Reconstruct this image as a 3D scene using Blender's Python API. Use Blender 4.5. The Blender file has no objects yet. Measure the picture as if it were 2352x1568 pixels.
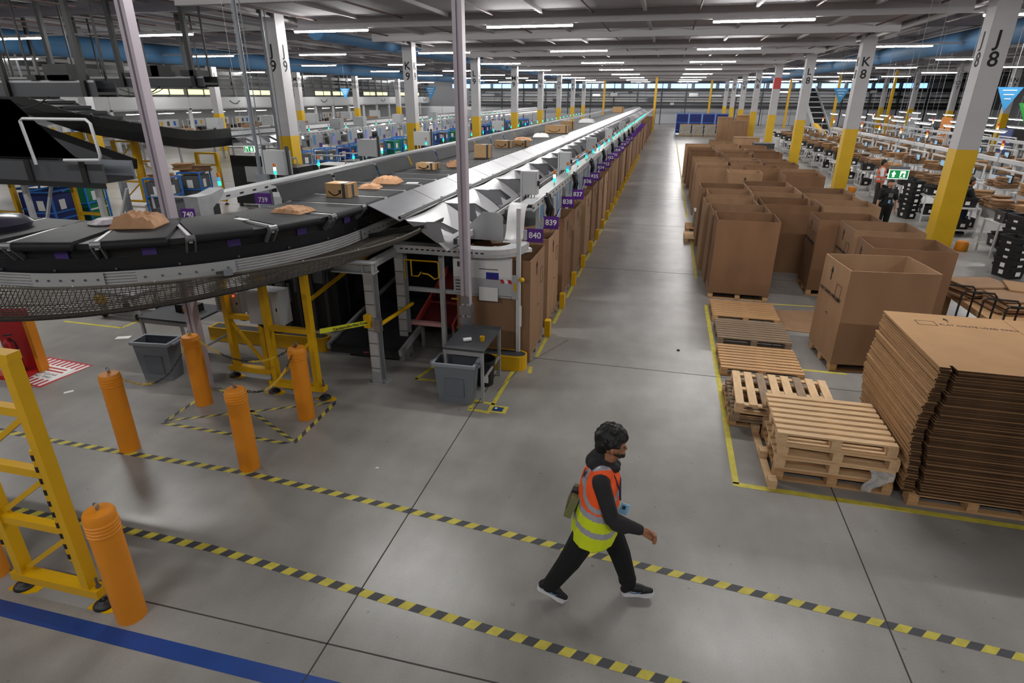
import bpy, bmesh, math, random
import numpy as np
from mathutils import Vector, Matrix, Euler

random.seed(7)
S = bpy.context.scene
COL = S.collection
PI = math.pi

# ------------------------------------------------------------------ camera, world, exposure
CAM_H = 4.0
F_PX, PITCH, YAW, ROLL = 1348.313, 0.39584, 0.2423, 0.00281
cam_d = bpy.data.cameras.new('camera'); cam = bpy.data.objects.new('camera', cam_d); COL.objects.link(cam)
cp, sp, cy, sy = math.cos(PITCH), math.sin(PITCH), math.cos(YAW), math.sin(YAW)
fw = Vector((-sy * cp, cy * cp, -sp)); rt = Vector((cy, sy, 0)); up = rt.cross(fw)
r2 = rt * math.cos(ROLL) + up * math.sin(ROLL); u2 = -rt * math.sin(ROLL) + up * math.cos(ROLL)
M = Matrix((r2, u2, -fw)).transposed().to_4x4(); M.translation = Vector((0, 0, CAM_H))
cam.matrix_world = M
cam_d.sensor_fit = 'HORIZONTAL'; cam_d.sensor_width = 36.0; cam_d.lens = 36.0 * F_PX / 2352
cam_d.clip_start = 0.05; cam_d.clip_end = 400
S.camera = cam
S.view_settings.view_transform = 'Standard'
S.view_settings.look = 'None'
S.view_settings.gamma = 1.0
S.view_settings.use_curve_mapping = False
S.view_settings.exposure = 0.12
w = bpy.data.worlds.new('world'); S.world = w; w.use_nodes = True
w.node_tree.nodes['Background'].inputs[0].default_value = (0.55, 0.65, 0.8, 1)
w.node_tree.nodes['Background'].inputs[1].default_value = 0.25
BATTEN_STRENGTH = 180.0
try:
    S.cycles.max_bounces = 5; S.cycles.diffuse_bounces = 3; S.cycles.glossy_bounces = 3; S.cycles.adaptive_threshold = .08
    S.cycles.transparent_max_bounces = 6; S.cycles.sample_clamp_indirect = 6.0
    S.cycles.caustics_reflective = False; S.cycles.caustics_refractive = False
except Exception:
    pass

# ------------------------------------------------------------------ materials
MATS = {}
def lin(h):
    h = h.lstrip('#'); c = [int(h[i:i + 2], 16) / 255 for i in (0, 2, 4)]
    return [x / 12.92 if x <= 0.04045 else ((x + 0.055) / 1.055) ** 2.4 for x in c]

def mat(name, col, rough=0.6, metal=0.0, var=0.0, vscale=6.0, bump=0.0, bscale=40.0, stretch=(1, 1, 1), emit=None, es=0.0, spec=0.5):
    if name in MATS: return MATS[name]
    m = bpy.data.materials.new(name); m.use_nodes = True
    nt = m.node_tree; b = nt.nodes['Principled BSDF']
    c = lin(col) if isinstance(col, str) else col
    b.inputs['Base Color'].default_value = (*c, 1)
    b.inputs['Roughness'].default_value = rough
    b.inputs['Metallic'].default_value = metal
    b.inputs['Specular IOR Level'].default_value = spec
    if var > 0 or bump > 0:
        tc = nt.nodes.new('ShaderNodeTexCoord'); mp = nt.nodes.new('ShaderNodeMapping')
        mp.inputs['Scale'].default_value = stretch
        nt.links.new(tc.outputs['Object'], mp.inputs['Vector'])
    if var > 0:
        n = nt.nodes.new('ShaderNodeTexNoise'); n.inputs['Scale'].default_value = vscale; n.inputs['Detail'].default_value = 5
        nt.links.new(mp.outputs[0], n.inputs['Vector'])
        r = nt.nodes.new('ShaderNodeValToRGB')
        r.color_ramp.elements[0].position = 0.3; r.color_ramp.elements[1].position = 0.7
        r.color_ramp.elements[0].color = (*[max(0, x * (1 - var)) for x in c], 1)
        r.color_ramp.elements[1].color = (*[min(1, x * (1 + var)) for x in c], 1)
        nt.links.new(n.outputs['Fac'], r.inputs[0]); nt.links.new(r.outputs[0], b.inputs['Base Color'])
    if bump > 0:
        n2 = nt.nodes.new('ShaderNodeTexNoise'); n2.inputs['Scale'].default_value = bscale
        nt.links.new(mp.outputs[0], n2.inputs['Vector'])
        bp = nt.nodes.new('ShaderNodeBump'); bp.inputs['Strength'].default_value = bump; bp.inputs['Distance'].default_value = 0.01
        nt.links.new(n2.outputs['Fac'], bp.inputs['Height']); nt.links.new(bp.outputs[0], b.inputs['Normal'])
    if emit is not None:
        e = lin(emit) if isinstance(emit, str) else emit
        b.inputs['Emission Color'].default_value = (*e, 1); b.inputs['Emission Strength'].default_value = es
        m.cycles.emission_sampling = 'FRONT' if es > 10 else 'NONE'
    MATS[name] = m
    return m

def concrete():
    m = bpy.data.materials.new('floor_concrete'); m.use_nodes = True; nt = m.node_tree; b = nt.nodes['Principled BSDF']
    tc = nt.nodes.new('ShaderNodeTexCoord')
    def noise(s, d=6, st=(1, 1, 1)):
        mp = nt.nodes.new('ShaderNodeMapping'); mp.inputs['Scale'].default_value = st
        nt.links.new(tc.outputs['Object'], mp.inputs['Vector'])
        n = nt.nodes.new('ShaderNodeTexNoise'); n.inputs['Scale'].default_value = s; n.inputs['Detail'].default_value = d
        nt.links.new(mp.outputs[0], n.inputs['Vector']); return n.outputs['Fac']
    def ramp(src, p0, c0, p1, c1):
        r = nt.nodes.new('ShaderNodeValToRGB'); e = r.color_ramp.elements
        e[0].position = p0; e[1].position = p1; e[0].color = (*c0, 1); e[1].color = (*c1, 1)
        nt.links.new(src, r.inputs[0]); return r.outputs[0]
    def mix(a, c, f, mode='MULTIPLY'):
        x = nt.nodes.new('ShaderNodeMix'); x.data_type = 'RGBA'; x.blend_type = mode
        x.inputs[0].default_value = f
        nt.links.new(a, x.inputs[6]); nt.links.new(c, x.inputs[7]); return x.outputs[2]
    big = ramp(noise(0.6, 9), 0.32, (.255, .245, .23), 0.68, (.36, .35, .335))
    mid = ramp(noise(3.5, 9, (1, .5, 1)), 0.3, (.8, .79, .78), 0.7, (1, 1, 1))
    fine = ramp(noise(70, 4), 0.3, (.88, .88, .88), 0.7, (1.05, 1.05, 1.05))
    scuff = ramp(noise(1.6, 10, (.35, 1.6, 1)), 0.3, (.88, .87, .86), 0.7, (1, 1, 1))
    specks = ramp(noise(13, 2), 0.24, (.45, .44, .43), 0.29, (1, 1, 1))
    c = mix(mix(mix(mix(big, mid, 0.85), scuff, 0.9), specks, 0.6), fine, 0.8)
    nt.links.new(c, b.inputs['Base Color'])
    rr = ramp(noise(1.3, 8), 0.2, (.285, .285, .285), 0.8, (.36, .36, .36))
    nt.links.new(rr, b.inputs['Roughness'])
    bp = nt.nodes.new('ShaderNodeBump'); bp.inputs['Strength'].default_value = 0.03; bp.inputs['Distance'].default_value = 0.02
    nt.links.new(noise(5, 8), bp.inputs['Height']); nt.links.new(bp.outputs[0], b.inputs['Normal'])
    return m

def cardboard(name, col, var=.1):
    return mat(name, col, rough=.85, var=var, vscale=3.0, bump=.12, bscale=60, stretch=(1, 1, .35), spec=.2)

M_FLOOR = concrete()
M_JOINT = mat('joint_dark', '#3f3d3a', .9)
M_WHITE = mat('white_paint', '#c9c9ca', .5, var=.04, vscale=2)
M_COLW = mat('column_paint', '#bfbdbf', .55, var=.05, vscale=1.2)
M_CEIL = mat('ceiling_deck', '#9c979b', .8, var=.05, vscale=.4)
M_CEIL2 = mat('side_ceiling_deck', '#77747a', .85, var=.06, vscale=.4)
M_BEAM = mat('ceiling_beam', '#b0adaf', .7)
M_SLIDE = mat('slide_sheet', '#d6d6d9', .3, metal=.35, var=.05, vscale=3)
M_DIV = mat('divider_sheet', '#8f8f93', .45, metal=.2)
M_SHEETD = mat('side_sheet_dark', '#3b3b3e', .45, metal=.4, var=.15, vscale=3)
M_PIPE = mat('sprinkler_pipe', '#6b5551', .6)
M_YEL = mat('safety_yellow', '#d3a300', .45, var=.05, vscale=3)
M_COLY = mat('column_yellow', '#dcb010', .5, var=.06, vscale=2)
M_YTAPE = mat('yellow_tape', '#c2b545', .6, var=.18, vscale=9)
M_KTAPE = mat('black_tape', '#404146', .6, var=.1, vscale=9)
M_BLUET = mat('blue_floor_paint', '#173f86', .45, var=.12, vscale=4)
M_ORANGE = mat('bollard_orange', '#df8a18', .5, var=.05, vscale=5)
M_RUBBER = mat('belt_rubber', '#222326', .6, var=.12, vscale=5, spec=.3)
M_BLACK = mat('black_metal', '#121213', .45, var=.1, vscale=4)
M_BLACKP = mat('black_plastic', '#17181a', .5)
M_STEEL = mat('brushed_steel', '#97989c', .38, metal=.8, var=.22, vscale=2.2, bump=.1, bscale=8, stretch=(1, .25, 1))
M_STEELD = mat('dark_steel', '#77777a', .4, metal=.7, var=.12, vscale=3)  # darker steel for small fixings and the far-side plates
M_ALU = mat('aluminium', '#c2c2c4', .4, metal=.25, var=.05, vscale=5)
M_GALV = mat('galvanised', '#a2a4a6', .5, metal=.35, var=.08, vscale=6)
M_LGREY = mat('light_grey_metal', '#aeb0b2', .5, metal=.1)
M_GREYP = mat('grey_plastic', '#6c7178', .5, var=.04, vscale=4)
M_DGREY = mat('dark_grey', '#3c3e42', .55)
M_PURPLE = mat('purple_sign', '#561e86', .5)
M_SIGNW = mat('sign_white', '#f2f2f2', .5)
M_INK = mat('black_ink', '#17171a', .7)
M_CARD = cardboard('cardboard', '#8c6d53')
M_CARD2 = cardboard('cardboard_pale', '#9d7c5f')
M_CARD3 = cardboard('cardboard_dark', '#7f5f46')
M_CARDS = cardboard('cardboard_sheet', '#ab8660', .06)
M_EDGE = cardboard('cardboard_edge', '#8d6c4c', .2)
M_FLUTE_SHADE = cardboard('flute_shade', '#4a3524', .3)  # front edges darkened: shade in flutes and gaps put into the colour
M_KRAFT = mat('kraft_paper', '#b98d68', .75, var=.1, vscale=8, bump=.3, bscale=25)
M_WOOD = mat('pallet_wood', '#bd9468', .75, var=.16, vscale=5, bump=.2, bscale=30, stretch=(1, 6, 6))
M_WOOD2 = mat('pallet_wood_pale', '#d5b38a', .7, var=.12, vscale=5, bump=.2, bscale=30, stretch=(1, 6, 6))
M_WOOD3 = mat('pallet_wood_grey', '#8f7a64', .8, var=.2, vscale=5, bump=.2, bscale=30, stretch=(1, 6, 6))
M_BLUEC = mat('cage_blue', '#2a78d0', .5, var=.05)
M_BLUED = mat('cage_bag_blue', '#15256b', .7, var=.15, vscale=4)
M_GREENB = mat('cage_bag_green', '#137a52', .7, var=.15, vscale=4)
M_CAGEG = mat('cage_bag_grey', '#56585a', .75, var=.1, vscale=4)
M_DUCT = mat('duct_blue', '#42719a', .7, var=.05, vscale=1)
M_RED = mat('red_paint', '#c01d22', .45)
M_GREEN = mat('exit_green', '#0d8a47', .5, emit='#0d8a47', es=.5)
M_EXITW = mat('exit_white', '#ffffff', .5, emit='#ffffff', es=.8)
M_LEDW = mat('led_diffuser', '#ffffff', .5, emit=(1.0, .985, .96), es=BATTEN_STRENGTH)
M_STRIP = mat('bench_led', '#ffffff', .5, emit=(1.0, .97, .93), es=14.0)
M_LAMPG = mat('lamp_green', '#19c98a', .4, emit='#16e09a', es=3.0)
M_LAMPO = mat('lamp_orange', '#c4661a', .4)
M_LAMPB = mat('lamp_blue', '#2a78a8', .4, emit='#4aa8d8', es=.6)
M_LAMPC = mat('lamp_cyan', '#a8f0ff', .4, emit='#9fe8ff', es=3.0)
M_SKYW = mat('window_daylight', '#9fc3ff', .4, emit='#7fa9f0', es=2.2)
M_WARMW = mat('lit_window_yellow', '#f0e890', .4, emit='#f3f09a', es=1.6)
M_SCREEN = mat('screen', '#8a8cc0', .2, emit='#7d80b8', es=.35)
M_TOTE = mat('tote_black', '#1b1c1d', .45)
M_PAPER = mat('paper', '#e9e9e8', .7)
M_NET = mat('net_brown', '#4a443e', .85)
M_ROPE = mat('rope_grey', '#5b5750', .8)

# ------------------------------------------------------------------ mesh helpers
class MB:
    def __init__(self): self.v = []; self.f = []; self.m = []; self.cur = 0
    def face(self, idx): self.f.append(idx); self.m.append(self.cur)
    def add(self, vs, fs):
        o = len(self.v); self.v += [tuple(x) for x in vs]
        for f in fs: self.face([i + o for i in f])
        return self
    def box(self, x0, x1, y0, y1, z0, z1):
        return self.add([(x0, y0, z0), (x1, y0, z0), (x1, y1, z0), (x0, y1, z0), (x0, y0, z1), (x1, y0, z1), (x1, y1, z1), (x0, y1, z1)],
                        [(0, 3, 2, 1), (4, 5, 6, 7), (0, 1, 5, 4), (1, 2, 6, 5), (2, 3, 7, 6), (3, 0, 4, 7)])
    def cbox(self, c, s): return self.box(c[0] - s[0] / 2, c[0] + s[0] / 2, c[1] - s[1] / 2, c[1] + s[1] / 2, c[2] - s[2] / 2, c[2] + s[2] / 2)
    def obox(self, c, s, R):
        c = Vector(c); vs = []
        for z in (-.5, .5):
            for x, y in ((-.5, -.5), (.5, -.5), (.5, .5), (-.5, .5)):
                vs.append(c + R @ Vector((x * s[0], y * s[1], z * s[2])))
        return self.add(vs, [(0, 3, 2, 1), (4, 5, 6, 7), (0, 1, 5, 4), (1, 2, 6, 5), (2, 3, 7, 6), (3, 0, 4, 7)])
    def bar(self, a, b, wd, ht, upv=(0, 0, 1)):
        a, b = Vector(a), Vector(b); d = (b - a); L = d.length; d.normalize()
        u = Vector(upv); u = u - d * u.dot(d)
        if u.length < 1e-4: u = Vector((0, 1, 0)) - d * d.y
        u.normalize(); s = d.cross(u)
        R = Matrix((d, -s, u)).transposed()
        return self.obox((a + b) / 2, (L, wd, ht), R)
    def tube(self, pts, r, n=8, closed=False, caps=True):
        pts = [Vector(p) for p in pts]; k = len(pts)
        rr = r if isinstance(r, (list, tuple)) else [r] * k
        o = len(self.v); prev = None
        for i, p in enumerate(pts):
            if closed: d = pts[(i + 1) % k] - pts[i - 1]
            else: d = pts[min(i + 1, k - 1)] - pts[max(i - 1, 0)]
            d.normalize()
            if prev is None:
                u = Vector((0, 0, 1)) if abs(d.z) < .9 else Vector((1, 0, 0))
            else: u = prev
            u = (u - d * u.dot(d)).normalized(); prev = u; s = d.cross(u)
            for j in range(n):
                a = 2 * PI * j / n; q = p + (u * math.cos(a) + s * math.sin(a)) * rr[i]; self.v.append(tuple(q))
        for i in range(k if closed else k - 1):
            i2 = (i + 1) % k
            for j in range(n):
                self.face([o + i * n + j, o + i * n + (j + 1) % n, o + i2 * n + (j + 1) % n, o + i2 * n + j])
        if caps and not closed:
            self.face([o + j for j in range(n)][::-1]); self.face([o + (k - 1) * n + j for j in range(n)])
        return self
    def lathe(self, prof, n=20, c=(0, 0, 0), caps=True):
        o = len(self.v)
        for r, z in prof:
            for j in range(n):
                a = 2 * PI * j / n; self.v.append((c[0] + r * math.cos(a), c[1] + r * math.sin(a), c[2] + z))
        for i in range(len(prof) - 1):
            for j in range(n):
                self.face([o + i * n + j, o + i * n + (j + 1) % n, o + (i + 1) * n + (j + 1) % n, o + (i + 1) * n + j])
        if caps:
            self.face([o + j for j in range(n)][::-1]); self.face([o + (len(prof) - 1) * n + j for j in range(n)])
        return self
    def prism(self, poly, a, b, axis='z'):
        n = len(poly); o = len(self.v)
        for t in (a, b):
            for p, q in poly:
                self.v.append({'z': (p, q, t), 'y': (p, t, q), 'x': (t, p, q)}[axis])
        self.face([o + i for i in range(n)][::-1]); self.face([o + n + i for i in range(n)])
        for i in range(n): self.face([o + i, o + (i + 1) % n, o + n + (i + 1) % n, o + n + i])
        return self
    def grid(self, rows, close_v=False):
        o = len(self.v); R = len(rows); Cn = len(rows[0])
        for r in rows: self.v += [tuple(p) for p in r]
        for i in range(R - 1):
            for j in range(Cn - 1): self.face([o + i * Cn + j, o + i * Cn + j + 1, o + (i + 1) * Cn + j + 1, o + (i + 1) * Cn + j])
        return self
    def mesh(self, name, mats, smooth=False):
        me = bpy.data.meshes.new(name); me.from_pydata(self.v, [], self.f)
        for m_ in (mats if isinstance(mats, (list, tuple)) else [mats]): me.materials.append(m_)
        if any(self.m): me.polygons.foreach_set('material_index', self.m)
        if smooth:
            me.polygons.foreach_set('use_smooth', [True] * len(me.polygons))
            try: me.set_sharp_from_angle(angle=math.radians(40))
            except Exception: pass
        me.update(); return me
    def build(self, name, mats, parent=None, smooth=False, loc=None, rz=0, fixn=False):
        me = self.mesh(name, mats, smooth)
        if fixn:
            bm = bmesh.new(); bm.from_mesh(me); bmesh.ops.recalc_face_normals(bm, faces=bm.faces); bm.to_mesh(me); bm.free()
        o = bpy.data.objects.new(name, me); COL.objects.link(o)
        if parent is not None: o.parent = parent
        if loc is not None: o.location = loc
        if rz: o.rotation_euler = (0, 0, rz)
        return o

def tag(o, label=None, cat=None, group=None, kind=None):
    if label: o['label'] = label
    if cat: o['category'] = cat
    if group: o['group'] = group
    if kind: o['kind'] = kind
    return o
def thing(name, label=None, cat=None, loc=(0, 0, 0), rz=0, group=None, kind=None):
    o = bpy.data.objects.new(name, None); COL.objects.link(o); o.empty_display_size = .1
    o.location = loc; o.rotation_euler = (0, 0, rz)
    return tag(o, label, cat, group, kind)
def obj(name, me, parent=None, loc=(0, 0, 0), rz=0, rot=None):
    o = bpy.data.objects.new(name, me); COL.objects.link(o); o.location = loc; o.rotation_euler = rot if rot else (0, 0, rz)
    if parent is not None: o.parent = parent
    return o
KIDS = {}
def kids(o):
    return [c for c in o.children]
def copy_tree(root, loc, rz=0, label=None, group=None, scale=None):
    def rec(o, par):
        c = o.copy(); COL.objects.link(c); c.parent = par
        for ch in TREE.get(o.name, ()): rec(ch, c)
        return c
    c = rec(root, None); c.location = loc; c.rotation_euler = (0, 0, rz)
    if scale: c.scale = scale
    if label: c['label'] = label
    if group: c['group'] = group
    return c
TREE = {}
def index_tree(root):
    TREE[root.name] = list(root.children)
    for ch in root.children: index_tree(ch)

TXT = {}
def text(name, body, size, m, parent=None, loc=(0, 0, 0), rot=(PI / 2, 0, 0), extrude=.002, align='CENTER', bold=0.0):
    key = (body, size, m.name, extrude, align, bold)
    me = TXT.get(key)
    if me is None:
        cu = bpy.data.curves.new(name, 'FONT'); cu.body = body; cu.size = size; cu.align_x = align; cu.align_y = 'CENTER'
        cu.extrude = extrude; cu.offset = bold; cu.materials.append(m); cu.resolution_u = 3
        t = bpy.data.objects.new('tmp', cu)
        me = bpy.data.meshes.new_from_object(t); me.name = name
        if not me.materials: me.materials.append(m)
        bpy.data.objects.remove(t); TXT[key] = me
    return obj(name, me, parent, loc, rot=rot)
def rng(a, b): return a + (b - a) * random.random()

def ordw(k):
    ones = 'first second third fourth fifth sixth seventh eighth ninth tenth eleventh twelfth thirteenth fourteenth fifteenth sixteenth seventeenth eighteenth nineteenth'.split()
    if k < 19: return ones[k]
    t = {2: 'twenty', 3: 'thirty', 4: 'forty', 5: 'fifty'}[(k + 1) // 10]; u_ = (k + 1) % 10
    return t[:-1] + 'ieth' if u_ == 0 else t + '-' + ones[u_ - 1]
# ------------------------------------------------------------------ the setting
XL, XR, YN, YF = -58.0, 46.0, -9.0, 103.0
fl = MB().box(XL, XR, YN, YF, -.2, 0).build('floor', M_FLOOR); tag(fl, 'grey polished concrete warehouse floor', kind='structure')
def joint(a, b, wd=.012):
    MB().bar((a[0], a[1], .0005), (b[0], b[1], .0005), wd, .003).build('slab_joint', M_JOINT, fl)
for x in (-2.22, 2.15, -12.6, 13.2): joint((x, YN + .5), (x, 60))
for y in (2.915, 8.7, 14.5, 20.3, 26, 31.6, -2.8): joint((-25, y), (12, y))
joint((-1.35, 9.6), (-1.9, 8.3), .008); joint((-1.9, 8.3), (-2.05, 7.4), .007)

COLX = {'10': -33.6, '9': -12.87, '8': 7.9, '7': 28.6}
ROWL = 'JKLMNOPQ'
COLY = [19.25 + 11.173 * k for k in range(8)]
def column(num, k):
    x, y = COLX[num], COLY[k]; hw = .26
    c = thing('column', 'square white column with yellow base marked %s %s' % (ROWL[k], num), 'column', (x, y, 0), kind='structure')
    MB().box(-hw, hw, -hw, hw, 2.7, 7.2).build('shaft', M_COLW, c)
    MB().box(-hw - .003, hw + .003, -hw - .003, hw + .003, 0, 2.7).build('painted_base', M_COLY, c)
    if num in '89' and ROWL[k] == 'M' and num == '8':
        MB().box(-hw - .006, hw + .006, -hw - .006, hw + .006, 4.55, 5.35).build('red_band', M_RED, c)
    s = .5
    for z, t in ((5.36, ROWL[k]), (4.88, num)):
        if not (num == '8' and ROWL[k] == 'M'):
            text('letter', t, s, M_INK, c, (-.02, -hw - .006, z), bold=.006)
        side = 1 if num in ('9', '10') else -1
        text('letter', t, s, M_INK, c, (side * (hw + .006), 0, z), rot=(PI / 2, 0, side * PI / 2))
    return c
for k in range(8):
    for num in COLX:
        if num == '10' and k > 5: continue
        column(num, k)
# plastic kerb round the foot of two columns
for k in (0, 1):
    tag(MB().lathe([(.15, 0), (.16, .02), (.16, .2), (.13, .26), (.05, .27)], 16).build('column_guard', M_ORANGE, smooth=True, loc=(7.9 + .5, COLY[k] - .32, 0)),
        'short orange guard post at foot of column %s 8' % ROWL[k], 'guard post')

# ceiling
ce = MB().box(XL, XR, YN, YF, 7.2, 7.3).build('ceiling', M_CEIL2); tag(ce, 'dark corrugated roof deck over the side bays', kind='structure')
MB().box(-12.6, 7.64, YN, YF, 6.43, 6.5).build('ceiling_panel', M_CEIL, ce)
tr = 0
for x in (-33.6, -12.87, 7.9, 28.6):
    tr += 1
    g = thing('trim_%d' % tr, 'roof girder on a column line', kind='structure')
    MB().box(x - .08, x + .08, YN, YF, 6.35, 7.2).build('girder_web', M_BEAM, g)
    MB().box(x - .16, x + .16, YN, YF, 6.3, 6.36).build('girder_flange', M_BEAM, g)
    for j in range(60):
        y = YN + 5 + j * 1.6
        if y > YF - 1 or y < 10: continue
        MB().box(x - .14, x + .14, y, y + .03, 6.36, 7.15).build('girder_stiffener', M_BEAM, g)
bm_y = [20.33 + 5.5865 * k for k in range(-5, 15)]
bg = thing('trim_9', 'row of white roof beams across the hall', kind='structure')
for y in bm_y:
    MB().box(-12.6, 7.64, y - .06, y + .16, 6.13, 6.44).build('roof_beam', M_BEAM, bg)
    for i in range(13):
        x = -11.8 + i * 1.55
        if y < 5: continue
        if i % 2: MB().box(x - .05, x + .05, y + .2, y + 5.4, 6.33, 6.43).build('purlin', M_BEAM, bg)
        else: MB().tube([(x, y + .2, 6.33), (x, y + 5.4, 6.33)], .028, 6).build('sprinkler_pipe', M_PIPE, bg)
for xb, n in ((-32.5, 10), (9.5, 9)):
    for i in range(n):
        x = xb + i * 2.0
        MB().box(x - .06, x + .06, 8, YF, 7.02, 7.2).build('purlin', M_BEAM, bg)
        for y in bm_y[3:12]:
            MB().tube([(x + .8, y, 6.75), (x + .8, y + 3.6, 6.75)], .03, 6).build('sprinkler_pipe', M_PIPE, bg)
for y in bm_y[4::2]:
    for xa, xb in ((-33.4, -13.1), (8.1, 28.4)):
        MB().box(xa, xb, y + 5.4, y + 5.7, 6.75, 7.15).build('roof_beam', M_CEIL2, bg)

# light trunking and battens
def batten_mesh():
    h = MB().box(-1.38, 1.38, -.05, .05, .0, .05)
    d = MB().add([(-1.375, -.052, 0), (1.375, -.052, 0), (1.375, 0, -.05), (-1.375, 0, -.05), (-1.375, .052, 0), (1.375, .052, 0)], [(0, 3, 2, 1), (3, 4, 5, 2), (0, 4, 3), (1, 2, 5)])
    return h.mesh('batten_housing', M_BEAM), d.mesh('batten_diffuser', M_LEDW)
BH, BD = batten_mesh()
for k in range(-2, 8):
    y = 20.33 + 11.173 * k
    rown = ordw(k) + ' light row seen from the camera' if k >= 0 else ('light row just above the camera' if k == -1 else 'short light row behind the camera')
    tag(MB().box(-46, 36, y - .035, y + .035, 6.09, 6.15).build('light_trunking', M_BEAM), 'white light trunking across the hall, ' + rown, 'trunking', 'light trunking rows')
    for i in (range(-6, 5) if k > -2 else range(-3, 3)):
        b = thing('batten_light', 'lit ceiling batten, %s from the left in the %s' % (ordw(i + 6), rown), 'ceiling light', (-4.5 + 6.9 * i, y, 6.04), group='linear battens hanging in rows under the roof')
        obj('housing', BH, b); obj('diffuser', BD, b)

# blue fabric ducts
def duct(x, y0, y1, zc, r, label):
    d = thing('fabric_duct', label, 'air duct', (x, y0, zc))
    MB().tube([(0, 0, 0), (0, y1 - y0, 0)], r, 24, caps=True).build('sleeve', M_DUCT, d, smooth=True)
    for j in range(int((y1 - y0) / 6)):
        MB().tube([(0, 3 + j * 6, r), (0, 3 + j * 6, 7.2 - zc)], .01, 4).build('hanger', M_DGREY, d)
    MB().tube([(0, 0, r + .04), (0, y1 - y0, r + .04)], .02, 5).build('rail', M_BEAM, d)
duct(-14.15, 24.0, 97, 6.44, .37, 'blue fabric air duct with rounded end beside column J 9')
duct(-29.0, 14, 97, 6.2, .5, 'blue fabric air duct far over the left side of the hall')
duct(12.2, 14, 97, 6.25, .42, 'blue fabric air duct behind column J 8 on the right')

# walls
tag(MB().box(XL - .3, XL, YN, YF, 0, 7.3).build('wall_left', M_WHITE), 'plain white side wall', kind='structure')
tag(MB().box(XR, XR + .3, YN, YF, 0, 7.3).build('wall_right', M_WHITE), 'plain white side wall', kind='structure')
tag(MB().box(XL, XR, YN - .3, YN, 0, 7.3).build('wall_back', mat('back_wall', '#4a4a4c', .8)), 'plain dark wall behind the photographer', kind='structure')
wf = MB().box(XL, XR, YF, YF + .3, 0, 7.3).build('wall_far', mat('far_wall', '#77787c', .7)); tag(wf, 'grey end wall of the hall', kind='structure')
for i in range(26):
    x = XL + 4 * i
    MB().box(x + .03, x + 3.97, YF - .06, YF, 0.0, 2.35).build('wall_panel', mat('far_panel', '#d9dade', .5), wf)
wn = 0
for i in range(20):
    x = -36 + i * 3.6
    wn += 1
    wd = thing('window_%d' % wn, 'high strip window with blue daylight in the end wall', kind='structure')
    MB().box(x, x + 3.1, YF - .05, YF - .02, 5.2, 5.85).build('pane', M_SKYW, wd)
    MB().box(x - .06, x, YF - .1, YF - .02, 5.12, 5.93).build('frame', M_DGREY, wd)
    MB().box(x, x + 3.1, YF - .1, YF - .02, 5.85, 5.93).build('frame', M_DGREY, wd)
# ------------------------------------------------------------------ the sorter with its chutes
ZB = 2.6; BW = 1.22; RC = 2.3
def cell_mesh():
    b = MB(); hw = BW / 2; L = .31
    prof = [(-hw + .05 + .05 * math.cos(PI * .5 + PI * j / 6), -.05 + .05 * math.sin(PI * .5 + PI * j / 6)) for j in range(7)]
    prof += [(hw - .05 + .05 * math.cos(-PI * .5 + PI * j / 6), -.05 + .05 * math.sin(-PI * .5 + PI * j / 6)) for j in range(7)]
    b.prism(prof, -L, L, 'y')
    return b.mesh('belt_cell', M_RUBBER, True)
def strip_mesh():
    b = MB(); hw = BW / 2
    b.box(-hw + .03, hw - .03, -.018, .018, -.09, -.004)
    return b.mesh('divider_strip', M_ALU)
def bracket_mesh():
    b = MB(); hw = BW / 2
    for s in (-1, 1):
        b.prism([(s * (hw - .02), -.02), (s * (hw + .01), -.06), (s * (hw - .12), -.21), (s * (hw - .2), -.21)][::s], -.05, -.035, 'y')
        b.prism([(s * (hw - .02), -.02), (s * (hw + .01), -.06), (s * (hw - .12), -.21), (s * (hw - .2), -.21)][::s], .035, .05, 'y')
        b.tube([(s * (hw - .03), -.05, -.035), (s * (hw - .03), .05, -.035)], .035, 8)
    return b.mesh('carrier_bracket', mat('bracket_grey', '#77797c', .4, metal=.3))
CLAB = MB().box(0, .004, -.07, .07, -.04, .04).mesh('cell_label', mat('cell_label', '#3f2a6e', .5))
CELL, STRIP, BRKT = cell_mesh(), strip_mesh(), bracket_mesh()

def sorter_path(s):
    # s<0: straight along +Y; 0..arc: bend towards -X; beyond: straight along -X.  returns local x, y, heading (0 = along -Y)
    arc = RC * PI / 2
    if s < 0: return 0.0, -s, 0.0
    if s < arc:
        a = s / RC; return -RC + RC * math.cos(a), -RC * math.sin(a), a
    return -RC - (s - arc), -RC, PI / 2
def off(s, d):
    x, y, a = sorter_path(s); return x + d * math.cos(a), y - d * math.sin(a)
def sweep(b, prof, s0, s1, n, zf=None):
    rows = []
    for i in range(n + 1):
        s = s0 + (s1 - s0) * i / n; dz = zf(s) if zf else 0
        rows.append([(*off(s, d), z + dz) for d, z in prof])
    b.grid(rows)
ARC = RC * PI / 2

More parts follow.
